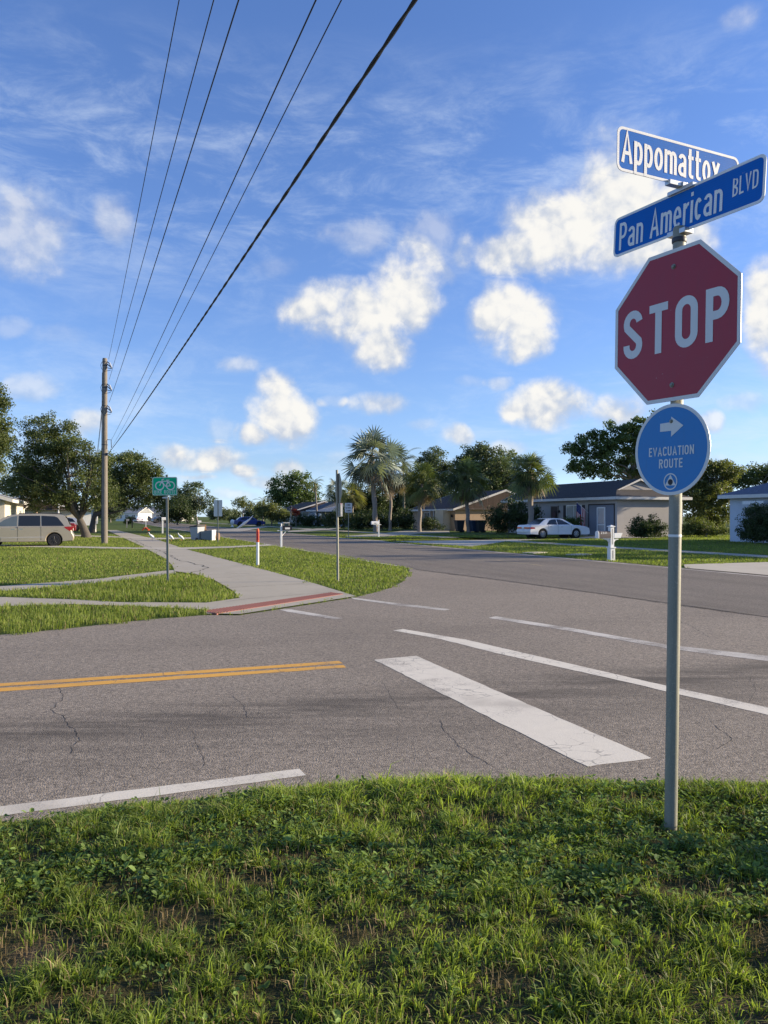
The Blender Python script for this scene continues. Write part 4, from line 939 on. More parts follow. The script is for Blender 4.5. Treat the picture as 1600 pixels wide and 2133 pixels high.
for i, (z0, z1) in enumerate(((8.6, 7.4), (8.2, 7.0))):
    A, B = P0 + Vector((-.16, .05, z0)), Vector((cx, cy, z1)); pts = [A.lerp(B, k / 16) - Vector((0, 0, .9 * 4 * (k / 16) * (1 - k / 16))) for k in range(17)]
    tag(MB().tube(pts, .014, 5).build('power_line', M_wire, smooth=60), ('upper' if i == 0 else 'lower') + ' thin wire sloping from the wooden pole to the concrete pole', 'wire', 'wires between the poles')
# ------------------------------------------------------------------ mailboxes
M_mbox = simple('mailbox_black', (.016, .014, .014), .4, .2)
M_mbrown = simple('mailbox_brown', (.07, .05, .045), .45)
def box_shell(mb, x0, x1, yc, z0, w, h, n=9):                # domed box along x
    prof = [(-w / 2, z0), (w / 2, z0)] + [(w / 2 * math.cos(math.pi * i / n), z0 + h - w / 2 + w / 2 * math.sin(math.pi * i / n)) for i in range(n + 1)]
    m = len(prof); mb.add([(x0, yc + a, b) for a, b in prof] + [(x1, yc + a, b) for a, b in prof], [tuple(range(m)), tuple(range(2 * m - 1, m - 1, -1))] + [(i, (i + 1) % m, m + (i + 1) % m, m + i) for i in range(m)])
    return mb
def mail_ornate():
    X, Y = G(1273, 1168)
    t = thing('mailbox', 'ornate white mailbox post with dark brown box and newspaper tray', 'mailbox', (X, Y, 0), TH)
    MB().b2((-.10, -.10, -.05), (.10, .10, .46)).build('post_base', M_wpost, t, bevel=.006)
    MB().b2((-.125, -.125, .46), (.125, .125, .505)).build('base_moulding', M_wpost, t, bevel=.01)
    MB().b2((-.075, -.075, .505), (.075, .075, 1.24)).build('post', M_wpost, t, bevel=.004)
    mb = MB(); mb.b2((-.11, -.11, 1.24), (.11, .11, 1.265)); mb.add([(-.10, -.10, 1.265), (.10, -.10, 1.265), (.10, .10, 1.265), (-.10, .10, 1.265), (0, 0, 1.31)], [(0, 1, 4), (1, 2, 4), (2, 3, 4), (3, 0, 4)]); mb.build('post_cap', M_wpost, t)
    M_gro = simple('groove_shade_grey', (.30, .29, .27), .7)
    mb = MB(); mb.b2((-.022, -.0765, .60), (.022, -.0755, 1.17)); mb.b2((-.03, -.1015, .08), (.03, -.1005, .38)); mb.build('groove_shade', M_gro, t)  # flat grey strips: the shade inside the recesses is put into their colour
    for sx in (-1, 1):
        mb = MB(); pr = [(.075, .60), (.10, .66), (.15, .73), (.22, .765), (.30, .775), (.30, .80), (.075, .80)]
        mb.M = Matrix(((sx, 0, 0, 0), (0, 0, 1, 0), (0, 1, 0, 0), (0, 0, 0, 1))); mb.prism(pr, -.03, .03); mb.build('arm_bracket', M_wpost, t)
    MB().b2((-.40, -.055, .80), (-.075, .055, .835)).build('arm', M_wpost, t)
    b = box_shell(MB(), -.60, -.076, 0, .836, .19, .25).build('box', M_mbrown, t, 40)
    fr = MB()
    box_shell(fr, -.622, -.598, 0, .830, .215, .268); fr.build('door_rim', M_wpost, b, 40)
    L = MB(); L.M = plane_matrix((-.515, -.0955, .985), (1, 0, 0), (0, -1, 0), (0, 0, 1)); text(L, '2361', .075, 0, 0, .19, .16, width=.26, zoff=.002); L.build('number', M_swhite, b, recalc=False)
    mb = MB(); mb.M = Matrix(((1, 0, 0, 0), (0, 0, 1, 0), (0, 1, 0, 0), (0, 0, 0, 1))); mb.prism([(.076, .83), (.36, .83), (.45, 1.01), (.076, 1.01)], -.08, .08); mb.build('newspaper_tray', M_wpost, t, bevel=.006)
mail_ornate()
def mail_plain(label, px, py, side, box_mat, white, num, zt=1.08, bl=.50):
    X, Y = G(px, py); t = thing('mailbox', label, 'mailbox', (X, Y, 0), TH)
    MB().b2((-.048, -.048, -.1), (.048, .048, zt + .02)).build('post', white, t, bevel=.005)
    f = MB(); f.lathe([(.05, zt + .02), (.055, zt + .04), (.025, zt + .06), (.045, zt + .10), (.04, zt + .14), (.005, zt + .17)], 12); f.build('finial', M_wpost, t, 50)
    MB().b2((-.20 if side > 0 else -.45, -.04, zt - .23), (.45 if side > 0 else .20, .04, zt - .19)).build('arm', white, t)
    mb = MB(); mb.tube([(side * .05, 0, zt - .48), (side * .26, 0, zt - .23)], .02, 6); mb.build('brace', white, t)
    x0, x1 = (.06, .06 + bl) if side > 0 else (-.06 - bl, -.06)
    b = box_shell(MB(), x0, x1, 0, zt - .189, .18, .24).build('box', box_mat, t, 40)
    if num: 
        pl = MB(); pl.M = plane_matrix(((x0 + x1) / 2, -.092, zt - .09), (1, 0, 0), (0, -1, 0), (0, 0, 1)); pl.sheet(rrect(.26, .095, .01), .001); pl.build('number_plate', M_swhite, b, recalc=False)
    else:
        pl = MB(); pl.M = plane_matrix(((x0 + x1) / 2, -.092, zt - .09), (1, 0, 0), (0, -1, 0), (0, 0, 1)); pl.sheet([(-.11, -.02), (.12, -.03), (.10, .03), (-.05, .02)], .001); pl.build('decal', M_mbrown, b, recalc=False)
    return t
mail_plain('black mailbox on cream post with ball finial, beside the near boulevard edge', 586, 1140, 1, M_mbox, M_wpost, True)
mail_plain('white mailbox across the boulevard in front of the silver palms', 789, 1119, -1, M_wpost, M_wpost, False, 1.18, .55)
def mail_far(label, px, py, h, mat, bx=.5):
    X, Y = G(px, py); t = thing('mailbox', label, 'mailbox', (X, Y, 0), TH, 'far mailboxes along the left verge')
    MB().b2((-.07, -.07, -.1), (.07, .07, h - .2)).build('post', mat, t); box_shell(MB(), -.1, bx, 0, h - .2, .2, .27).build('box', mat, t, 40)
mail_far('dark far mailbox on black post, right of the grey one', 275.5, 1099.5, 1.35, M_mbox)
mail_far('grey far mailbox post beside a small yellow shrub', 264.5, 1099, 1.15, simple('mailbox_grey', (.2, .2, .21), .6), .3)
mail_far('white far mailbox post just left of the bike sign pole', 339, 1111, 1.45, M_wpost, .42)
mail_far('pair of white far mailbox posts beyond the trash bins', 414, 1100, .95, M_wpost, .35)
M_rust = simple('rusty_brown', (.30, .13, .07), .8, var=.3)
# ------------------------------------------------------------------ bins, cone pile, birds
M_bing = simple('bin_grey', (.33, .36, .38), .6, var=.1, dirt=((.2, .2, .19), .3))
M_bind = simple('bin_dark', (.05, .052, .055), .55)
M_binc = simple('cardboard_orange', (.55, .30, .12), .8)
M_rust = simple('rusty_brown', (.22, .14, .10), .8, var=.3)
def taper(mb, c, b, t, h):                                   # frustum, bottom size b and top size t
    vs = []
    for (s, z) in ((b, 0), (t, h)):
        for (dx, dy) in ((-1, -1), (1, -1), (1, 1), (-1, 1)): vs.append((c[0] + dx * s[0] / 2, c[1] + dy * s[1] / 2, c[2] + z))
    return mb.add(vs, [(3, 2, 1, 0), (4, 5, 6, 7), (0, 1, 5, 4), (1, 2, 6, 5), (2, 3, 7, 6), (3, 0, 4, 7)])
def trash_bins():
    X, Y = G(411, 1126)
    t = thing('trash_bin', 'upright pale grey trash bin with dark lid tipped open', 'trash bin', (X, Y, 0), R(-24))
    taper(MB(), (0, 0, .06), (.50, .60), (.66, .78), .86).build('body', M_bing, t, bevel=.02)
    mb = MB(); mb.M = Matrix.Translation((0, 0, .93)) @ Matrix.Rotation(R(-9), 4, 'Y'); mb.b2((-.36, -.42, 0), (.36, .42, .07)); mb.build('lid', M_bind, t, bevel=.02)
    for s in (-1, 1): MB().lathe([(.10, s * .30), (.10, s * .36)], 14, 'y', (.22, 0, .10)).build('wheel', M_bind, t)
    X2, Y2 = G(421, 1119)
    t = thing('cardboard_box', 'orange cardboard box piled on the rubbish behind the grey trash bin', 'box', (X2, Y2, 0.55), R(16))
    MB().b2((-.30, -.22, 0), (.30, .22, .42)).build('box', M_binc, t, bevel=.006); MB().b2((-.31, -.23, .42), (.31, .23, .45)).build('flap', simple('cardboard_dark', (.20, .10, .05), .8), t)
    t = thing('crate', 'brown wooden crate under the orange cardboard box', 'crate', (X2, Y2, 0.0), R(10))
    MB().b2((-.40, -.3, 0), (.40, .3, .54)).build('box', simple('crate_wood', (.16, .11, .08), .8, var=.3), t, bevel=.01)
    X, Y = G(431, 1126)
    t = thing('trash_bin', 'grey trash bin lying on its side with a white rim, open end facing right', 'trash bin', (X, Y, 0), R(-6))
    mb = MB(); mb.M = Matrix(((0, 0, 1, -.34), (0, 1, 0, 0), (1, 0, 0, .36), (0, 0, 0, 1))); taper(mb, (0, 0, 0), (.52, .58), (.66, .72), .78); mb.build('body', simple('bin_slate', (.17, .20, .215), .6), t, bevel=.02)
    MB().b2((.44, -.38, .02), (.50, .38, .71)).build('lid', M_wpost, t, bevel=.02)
    X, Y = G(447, 1125.5)
    t = thing('drum', 'small rusty brown drum lying beside the grey bins', 'drum', (X, Y, 0), R(-8))
    MB().lathe([(.02, -.3), (.26, -.3), (.26, .3), (.02, .3)], 18, 'x', (0, 0, .26)).build('drum_body', M_rust, t, 40)
    MB().lathe([(.28, -.33), (.28, -.29)], 18, 'x', (0, 0, .27)).build('rim', M_wpost, t, 40)
trash_bins()
def cones():
    X, Y = G(304, 1105.5)
    t = thing('barricade', 'collapsed orange barricade at the far left kerb', 'barricade', (X, Y, 0), R(15))
    mb = MB(); mb.tube([(-.42, 0, .05), (-.1, -.1, .34)], .07, 6); mb.tube([(.42, 0, .05), (.0, .1, .35)], .07, 6); mb.tube([(.3, -.2, .05), (.05, .0, .3)], .07, 6); mb.build('leg', M_orange, t, 40)
    MB().box((0, 0, .22), (.7, .08, .16)).build('board', M_rust, t); MB().b2((-.05, -.05, .4), (.05, .05, 1.1)).build('stake', M_wpost, t)
cones()
M_bird = simple('white_feathers', (.80, .80, .77), .8, var=.05)
M_bill = simple('ibis_bill', (.55, .22, .14), .5)
def ibis(label, px, py, rz, up):
    X, Y = G(px, py); t = thing('bird', label, 'bird', (X, Y, 0), rz, 'white ibises on the lawn')
    hz = .53 if up else .42
    mb = MB(); mb.tube([(.20, 0, .13), (.155, 0, .17), (.085, 0, .24), (.0, 0, .31), (-.07, 0, .36), (-.12, 0, .41 if up else .38), (-.145, 0, hz - .05), (-.17, 0, hz), (-.215, 0, hz - .005)], [.012, .04, .075, .085, .07, .042, .026, .034, .016], 10)
    b = mb.build('body', M_bird, t, 60)
    MB().tube([(-.205, 0, hz), (-.27, 0, hz - .02), (-.315, 0, hz - .08)], [.014, .011, .005], 6).build('bill', M_bill, t, 60)
    for s in (-1, 1): MB().tube([(.03, s * .035, .24), (.045, s * .035, .13), (.03, s * .035, .0), (-.04, s * .035, .005)], [.012, .008, .008, .006], 5).build('leg', M_bill, t)
ibis('white ibis with raised neck, leftmost, at the sidewalk edge', 316, 1126, R(25), True)
ibis('white ibis behind the bike sign pole, head low', 356, 1127.5, R(-8), False)
ibis('white ibis nearest the trash bins, rightmost of three', 377, 1128, R(10), True)
for i, (px, py) in enumerate(((1115, 1152.5), (1206, 1156.5))):
    X, Y = G(px, py); o = MB().prism(rrect(1.05, .6, .05), 0, .05).build('utility_cover', M_conc2); o.location = (X, Y, 0.0); o.rotation_euler = (0, 0, TH + .3)
    tag(o, ('wider' if i == 0 else 'smaller') + ' pale utility cover in the grass ' + ('left of' if i == 0 else 'closest to') + ' the ornate mailbox', 'utility cover', 'utility covers in the verge')
# ------------------------------------------------------------------ cars
def car_paint(name, c, metal=0.0, rough=.28):
    m, T, out = new_mat(name)
    tc = T.n('ShaderNodeTexCoord').outputs['Object']
    n = T.noise(tc, 2.5, 5, .6)
    p = T.n('ShaderNodeBsdfPrincipled'); T.put(p.inputs['Base Color'], T.mix(n, tuple(x * .92 for x in c), c)); p.inputs['Metallic'].default_value = metal
    T.put(p.inputs['Roughness'], T.m('ADD', rough, T.m('MULTIPLY', n, .12))); p.inputs['Coat Weight'].default_value = .7; p.inputs['Coat Roughness'].default_value = .08
    T.put(out.inputs[0], p); return m
M_glass = glass_mat('car_glass', (.006, .007, .008), .12); M_glass2 = glass_mat('light_car_glass', (.07, .09, .10), .05)
M_tyre = simple('tyre_rubber', (.018, .018, .019), .85); M_rim = simple('alloy_rim', (.50, .50, .51), .32, .8); M_rimd = simple('dark_rim', (.05, .05, .052), .4, .5)
M_tail = simple('tail_lamp_red', (.34, .010, .016), .15, coat=1.0, var=.2); M_trim = simple('black_trim', (.02, .02, .022), .5); M_chrome = simple('chrome', (.62, .62, .63), .15, 1.0)
M_lens = simple('lamp_lens', (.62, .64, .66), .12, coat=1.0)
def inset(poly, d):
    n = len(poly); out = []
    for i in range(n):
        a, p, b = poly[i - 1], poly[i], poly[(i + 1) % n]
        n1 = (-(p[1] - a[1]), p[0] - a[0]); n2 = (-(b[1] - p[1]), b[0] - p[0])
        l1 = math.hypot(*n1) or 1; l2 = math.hypot(*n2) or 1
        nx, ny = n1[0] / l1 + n2[0] / l2, n1[1] / l1 + n2[1] / l2; l = math.hypot(nx, ny) or 1
        out.append((p[0] + nx / l * d, p[1] + ny / l * d))
    return out
def layered(mb, layers):                                      # list of (poly in x,z ; y value or function of z)
    n = len(layers[0][0]); vs = []
    for poly, yf in layers: vs += [(x, yf(z) if callable(yf) else yf, z) for x, z in poly]
    fs = [tuple(range(n)), tuple(range(len(vs) - 1, len(vs) - n - 1, -1))]
    for k in range(len(layers) - 1):
        for i in range(n): fs.append((k * n + i, k * n + (i + 1) % n, (k + 1) * n + (i + 1) % n, (k + 1) * n + i))
    return mb.add(vs, fs)
def make_car(label, cat, loc, rz, P, group=None):
    t = thing(P['name'], label, cat, loc, rz, group); W = P['W'] / 2; r = P['r']; L = P['L']
    top = P['top']; zb = P['zb']; ar = r * 1.14
    poly = [(x, z) for x, z in top]                            # rear -> front along the top, clockwise seen from -y
    bot = []
    for ax in sorted(P['axles'], reverse=True):
        a0 = math.asin(min(1, max(-1, (zb - r) / ar)))
        bot += [(ax + ar * math.cos(a), r + ar * math.sin(a)) for a in np.linspace(a0, math.pi - a0, 11)]
    poly = poly + bot; poly = poly[::-1]                       # counter-clockwise
    mb = MB(); layered(mb, [(inset(poly, .045), -W), (inset(poly, .012), -W + .03), (poly, -W + .09), (poly, W - .09), (inset(poly, .012), W - .03), (inset(poly, .045), W)])
    body = mb.build('body', P['paint'], t, 38)
    cab = P['cab']; zbelt = min(z for _, z in cab); zr = max(z for _, z in cab); wb, wr = W - P.get('wb', .07), W - P.get('wr', .27)
    hw = lambda z: wb + (wr - wb) * max(0, (z - zbelt)) / (zr - zbelt)
    cp = cab[::-1]
    mb = MB(); layered(mb, [(cp, lambda z: -hw(z)), (inset(cp, -.012), lambda z: -hw(z) + .06), (inset(cp, -.012), lambda z: hw(z) - .06), (cp, lambda z: hw(z))]); mb.build('cabin', P['paint'], t, 38)
    for s in (-1, 1):
        for wi in P['windows']:
            pts, gm = wi; mb = MB(); n = len(pts)
            vs = [(x, s * (hw(z) + .007), z) for x, z in pts] + [(x, s * (hw(z) - .02), z) for x, z in pts]
            mb.add(vs, [tuple(range(n))] + [(i, (i + 1) % n, n + (i + 1) % n, n + i) for i in range(n)]); mb.build('side_window', gm, t)
    for nm, a, b, gm in P['screens']:                          # strips of the cabin outline
        (x0, z0), (x1, z1) = a, b; dx, dz = x1 - x0, z1 - z0; l = math.hypot(dx, dz); nx, nz = -dz / l, dx / l
        if nx * ((x0 + x1) / 2 - P['cx']) < 0: nx, nz = -nx, -nz
        o = .030
        vs = [(x0 + nx * o, -hw(z0) + .07, z0 + nz * o), (x0 + nx * o, hw(z0) - .07, z0 + nz * o), (x1 + nx * o, hw(z1) - .07, z1 + nz * o), (x1 + nx * o, -hw(z1) + .07, z1 + nz * o)]
        vs += [(x - nx * .04, y, z - nz * .04) for x, y, z in vs]
        MB().add(vs, [(0, 1, 2, 3), (0, 1, 5, 4), (1, 2, 6, 5), (2, 3, 7, 6), (3, 0, 4, 7)]).build(nm, gm, t)
    for ax in P['axles']:
        for s in (-1, 1):
            y0 = s * (W - .015); w = thing_part('wheel', t, (ax, y0, r))
            prof = [(r * .62, -.20), (r * .9, -.205), (r * .985, -.18), (r, -.10), (r * .985, -.02), (r * .9, .0), (r * .62, -.01)]
            mb = MB(); mb.lathe([(a, b * 1.0) for a, b in prof], 26, 'y'); 
            if s < 0: mb.v = [(x, -y, z) for x, y, z in mb.v]
            mb.build('tyre', M_tyre, w, 40)
            rm = MB(); rm.lathe([(r * .64, -.02), (r * .64, -.008), (r * .56, -.006), (r * .54, -.03), (r * .02, -.028)], 22, 'y')
            for k in range(P['spokes']):
                a = 2 * math.pi * (k + .5) / P['spokes']; sw = P.get('sw', .10) * r / .33
                rm.tube([(r * .10 * math.cos(a), -.012, r * .10 * math.sin(a)), (r * .57 * math.cos(a), -.010, r * .57 * math.sin(a))], sw * .35, 5)
            rm.lathe([(r * .17, -.012), (r * .15, .002), (r * .01, .004)], 14, 'y')
            if s < 0: rm.v = [(x, -y, z) for x, y, z in rm.v]
            rm.build('rim', P['rim'], w, 40)
            ia = MB(); ia.lathe([(ar * .99, -.42), (ar * .99, -.02)], 20, 'y', (ax, 0, r)); ia.v = [(x, s * (W - .03) + (y if s > 0 else -y), z) for x, y, z in ia.v]
            ia.f = ia.f[:-1]; ia.mi = ia.mi[:-1]; ia.build('wheel_well', M_trim, t)
    for nm, boxes, m in P['boxes']:
        for (a, b) in boxes: MB().b2(a, b).build(nm, m, t, bevel=.012)
    for nm, polys, m in P.get('side_polys', ()):
        for pts in polys:
            for s in (-1, 1):
                mb = MB(); n = len(pts); yo = W + .004
                mb.add([(x, s * yo, z) for x, z in pts] + [(x, s * (yo - .06), z) for x, z in pts], [tuple(range(n))] + [(i, (i + 1) % n, n + (i + 1) % n, n + i) for i in range(n)]); mb.build(nm, m, t)
    return t
def thing_part(name, parent, loc):
    o = bpy.data.objects.new(name, None); COL.objects.link(o); o.parent = parent; o.location = loc; o.empty_display_size = .1; return o
# white sedan, nose to the house (x forward)
sed = dict(name='sedan', L=5.08, W=1.87, r=.335, zb=.27, axles=(-1.46, 1.36), cx=0, spokes=8, rim=M_rim, paint=car_paint('white_car_paint', (.74, .75, .76)), wr=.30,
    top=[(-2.52, .30), (-2.56, .50), (-2.55, .62), (-2.50, .68), (-2.50, .84), (-2.46, .95), (-2.30, .985), (-1.70, 1.0), (-.5, .985), (.9, .965), (1.7, .93), (2.25, .84), (2.46, .72), (2.50, .62), (2.53, .50), (2.52, .36), (2.46, .27)],
    cab=[(-1.78, .97), (-1.20, 1.33), (-.95, 1.41), (-.4, 1.45), (.15, 1.43), (.38, 1.38), (1.18, .95)],
    windows=[([(-1.12, 1.0), (-1.02, 1.10), (-.80, 1.31), (-.62, 1.36), (-.40, 1.38), (-.26, 1.38), (-.22, 1.0)], M_glass), ([(-.17, 1.0), (-.20, 1.385), (.05, 1.375), (.26, 1.33), (.86, 1.0)], M_glass)],
    screens=[('rear_window', (-1.70, 1.02), (-1.10, 1.375), M_glass), ('windshield', (.42, 1.37), (1.12, .98), M_glass)],
    boxes=[('tail_light', [((-2.56, -.84, .70), (-2.47, .84, .83))], M_tail), ('licence_plate', [((-2.575, -.16, .70), (-2.558, .16, .83))], M_swhite), ('bumper', [((-2.60, -.86, .46), (-2.50, .86, .60))], M_wpost),
           ('mirror', [((.72, -1.02, .97), (.84, -.90, 1.08)), ((.72, .90, .97), (.84, 1.02, 1.08))], M_wpost), ('headlight', [((2.40, -.84, .63), (2.515, -.45, .76)), ((2.40, .45, .63), (2.515, .84, .76))], M_lens)],
    side_polys=[('tail_light', [[(-2.50, .70), (-2.12, .71), (-2.16, .81), (-2.49, .83)]], M_tail), ('door_seam', [[(-.215, .36), (-.205, .36), (-.205, .96), (-.215, .96)], [(.90, .36), (.91, .36), (.91, .94), (.90, .94)], [(-1.02, .66), (-1.01, .66), (-1.01, .98), (-1.02, .98)]], M_trim),
                ('side_moulding', [[(-1.08, .56), (.95, .55), (.95, .585), (-1.08, .595)]], simple('white_trim', (.66, .67, .68), .4)), ('door_handle', [[(-.92, .83), (-.72, .83), (-.72, .86), (-.92, .86)], [(.02, .82), (.22, .82), (.22, .85), (.02, .85)]], M_chrome)])
sx_, sy_ = UV(29.45, 48.55)
sx_, sy_ = sx_ + CU * 1.98, sy_ + SU * 1.98
make_car('white sedan parked nose in beside the house with a flag', 'car', (sx_, sy_, .018), TH, sed)
# silver beige minivan, nose to the left
van = dict(name='minivan', L=5.1, W=1.97, r=.345, zb=.25, axles=(-1.56, 1.48), cx=0, spokes=10, sw=.05, rim=M_rimd, paint=car_paint('champagne_car_paint', (.47, .40, .29), .45, .30), wb=.05, wr=.20,
    top=[(-2.50, .28), (-2.56, .42), (-2.55, .60), (-2.47, .72), (-2.42, .95), (-2.36, 1.06), (-1.8, 1.08), (0, 1.06), (1.1, 1.02), (1.7, .97), (2.2, .86), (2.48, .70), (2.56, .5), (2.52, .3), (2.46, .25)],
    cab=[(-2.38, 1.04), (-2.18, 1.48), (-2.02, 1.66), (-1.7, 1.73), (-.8, 1.755), (.1, 1.74), (.55, 1.68), (.95, 1.52), (1.75, 1.0)],
    windows=[([(-2.06, 1.10), (-1.98, 1.22), (-1.72, 1.56), (-1.56, 1.62), (-.92, 1.655), (-.94, 1.10)], M_glass), ([(-.88, 1.10), (-.86, 1.655), (.18, 1.65), (.20, 1.10)], M_glass), ([(.27, 1.10), (.25, 1.645), (.52, 1.60), (.88, 1.43), (1.30, 1.12), (1.30, 1.09)], M_glass2)],
    screens=[('rear_window', (-2.33, 1.14), (-2.10, 1.60), M_glass), ('windshield', (.70, 1.63), (1.68, 1.04), M_glass)],
    boxes=[('tail_light', [((-2.50, -.96, .84), (-2.36, -.66, 1.07)), ((-2.50, .66, .84), (-2.36, .96, 1.07))], M_tail), ('licence_plate', [((-2.50, -.16, .82), (-2.465, .16, .96))], M_swhite), ('roof_rail', [((-1.9, -.70, 1.745), (.2, -.66, 1.79)), ((-1.9, .66, 1.745), (.2, .70, 1.79))], M_trim),
           ('mirror', [((1.15, -1.12, 1.06), (1.29, -.95, 1.2)), ((1.15, .95, 1.06), (1.29, 1.12, 1.2))], M_trim)],
    side_polys=[('tail_light', [[(-2.44, .90), (-2.34, .82), (-2.10, .98), (-2.06, 1.06), (-2.36, 1.07)]], M_tail), ('door_seam', [[(-.915, .34), (-.90, .34), (-.90, 1.07), (-.915, 1.07)], [(.225, .33), (.24, .33), (.24, 1.07), (.225, 1.07)], [(1.33, .4), (1.345, .4), (1.345, 1.02), (1.33, 1.02)]], M_trim),
                ('side_moulding', [[(-1.1, .47), (1.05, .45), (1.05, .52), (-1.1, .54)]], simple('beige_trim', (.36, .34, .30), .4)), ('door_handle', [[(-.02, .92), (.16, .92), (.16, .96), (-.02, .96)], [(.36, .91), (.54, .91), (.54, .95), (.36, .95)]], M_chrome), ('fuel_flap', [[(-1.75, .86), (-1.52, .86), (-1.52, .87), (-1.75, .87)]], M_trim)])
vx, vy = G(113, 1138)
make_car('silver beige minivan with black wheels parked on the left lawn', 'minivan', (vx - CU * 1.56 + SU * -.98 * 1, vy - SU * 1.56 + CU * .98, .0), TH + math.pi, van)
def small_car(name, label, cat, px, py, rz, paint, z=1.42, L=4.7, group=None, suv=False, dz=0.0):
    h = L / 2; q = z / 1.42
    P = dict(name=name, L=L, W=1.84, r=.34, zb=.26, axles=(-.30 * L, .29 * L), cx=0, spokes=6, rim=M_rimd, paint=paint,
        top=[(-h + .03, .3), (-h, .55), (-h + .06, .85), (-h + .2, .98), (-.3 * L, 1.0), (.2 * L, .96), (.36 * L, .90), (h - .1, .74), (h, .55), (h - .03, .3), (h - .1, .26)],
        cab=[(-.40 * L, .97), (-.30 * L if not suv else -.38 * L, 1.34 * q), (-.18 * L, z), (.02 * L, z), (.10 * L, 1.36 * q), (.24 * L, .94)],
        windows=[([(-.30 * L, 1.02), (-.235 * L, 1.30 * q), (-.17 * L, 1.36 * q), (-.08 * L, 1.36 * q), (-.075 * L, 1.02)], M_glass), ([(-.06 * L, 1.02), (-.065 * L, 1.36 * q), (.02 * L, 1.35 * q), (.08 * L, 1.29 * q), (.18 * L, 1.02)], M_glass)],
        screens=[('rear_window', (-.385 * L, 1.03), (-.31 * L if not suv else -.375 * L, 1.30 * q), M_glass), ('windshield', (.11 * L, 1.34 * q), (.23 * L, .98), M_glass)],
        boxes=[('tail_light', [((-h - .01, -.85, .68), (-h + .09, -.45, .84)), ((-h - .01, .45, .68), (-h + .09, .85, .84))], M_tail), ('headlight', [((h - .14, -.84, .58), (h - .01, -.5, .72)), ((h - .14, .5, .58), (h - .01, .84, .72))], M_lens)])
    X, Y = G(px, py); return make_car(label, cat, (X, Y, dz), rz, P, group)
P_blue = car_paint('blue_car_paint', (.02, .045, .22), .2); P_redc = car_paint('red_car_paint', (.20, .012, .02)); P_wh = car_paint('far_white_paint', (.72, .72, .72)); P_dk = car_paint('dark_car_paint', (.03, .032, .035))
small_car('sedan', 'dark blue car parked across the boulevard on the far left driveway', 'car', 519, 1095.5, TH - .05, P_blue, 1.50, 5.2)
small_car('sedan', 'red car half hidden behind the minivan, by the oak trunk', 'car', 103, 1112, TH + math.pi, P_redc, 1.45, 4.6)
small_car('sedan', 'pale silver car behind the oak trunk, beyond the red car', 'car', 128, 1107, TH + math.pi, car_paint('silver_car_paint', (.55, .56, .57), .4), 1.5, 4.7)
small_car('sport_utility_vehicle', 'small white car driving far down the boulevard', 'car', 289, 1087.6, TH + math.pi / 2 + .12, P_wh, 1.55, 4.6, suv=True)
small_car('pickup_truck', 'dark vehicle parked in front of the far white house', 'car', 306.5, 1085.2, TH + .2, P_dk, 1.7, 5.4, suv=True)
small_car('sedan', 'dark car parked at the far right of the boulevard end, beside the bike sign pole', 'car', 337, 1089.5, TH + .3, P_dk, 1.45, 4.6)
# leaning pole in front of the blue car
X, Y = G(497, 1100.5)
t_ = thing('banner_pole', 'white tapered pole leaning up in front of the dark blue car', 'pole', (X, Y, 0))
MB().tube([(-.2, 0, .0), (.45, 0, .42), (.8, 0, .72), (1.5, 0, 1.22), (1.95, 0, 1.75)], [.08, .15, .18, .10, .03], 8).build('shaft', M_wpost, t_, 50)

# ------------------------------------------------------------------ houses (local x: away from the boulevard, y: along it)
def stucco(name, c): return simple(name, c, .9, var=.10, scale=1.2, bump=.25, bscale=60, dirt=(tuple(x * .6 for x in c), .35))
def shingle(name, c):
    m, T, out = new_mat(name)
    tc = T.n('ShaderNodeTexCoord').outputs['Object']
    br = T.n('ShaderNodeTexBrick', i_Vector=tc); br.inputs['Scale'].default_value = 3.2; br.inputs['Color1'].default_value = col(tuple(x * .75 for x in c)); br.inputs['Color2'].default_value = col(tuple(x * 1.2 for x in c)); br.inputs['Mortar'].default_value = col(tuple(x * .5 for x in c)); br.inputs['Mortar Size'].default_value = .012
    cc = T.mix(T.m('MULTIPLY', T.noise(tc, .8, 5, .7), .6), br.outputs[0], tuple(x * .6 for x in c))
    p = T.n('ShaderNodeBsdfPrincipled'); T.put(p.inputs['Base Color'], cc); p.inputs['Roughness'].default_value = .92
    b = T.n('ShaderNodeBump', i_Strength=.5, i_Distance=.02, i_Height=T.noise(tc, 35, 3)); T.put(p.inputs['Normal'], b)
    T.put(out.inputs[0], p); return m
M_roofd = shingle('dark_shingles', (.050, .043, .039)); M_roofb = shingle('brown_shingles', (.075, .048, .036)); M_roofg = shingle('blue_grey_shingles', (.13, .15, .20)); M_roofl = shingle('pale_grey_shingles', (.30, .31, .31))
M_fascia = simple('white_fascia', (.62, .60, .56), .7, dirt=((.3, .28, .25), .3)); M_wtrim = simple('white_trim_paint', (.72, .72, .70), .6)
M_win = glass_mat('window_glass', (.05, .06, .065), .05); M_shut = simple('dark_shutter', (.03, .026, .028), .6); M_doorb = simple('dark_door', (.035, .022, .022), .5)
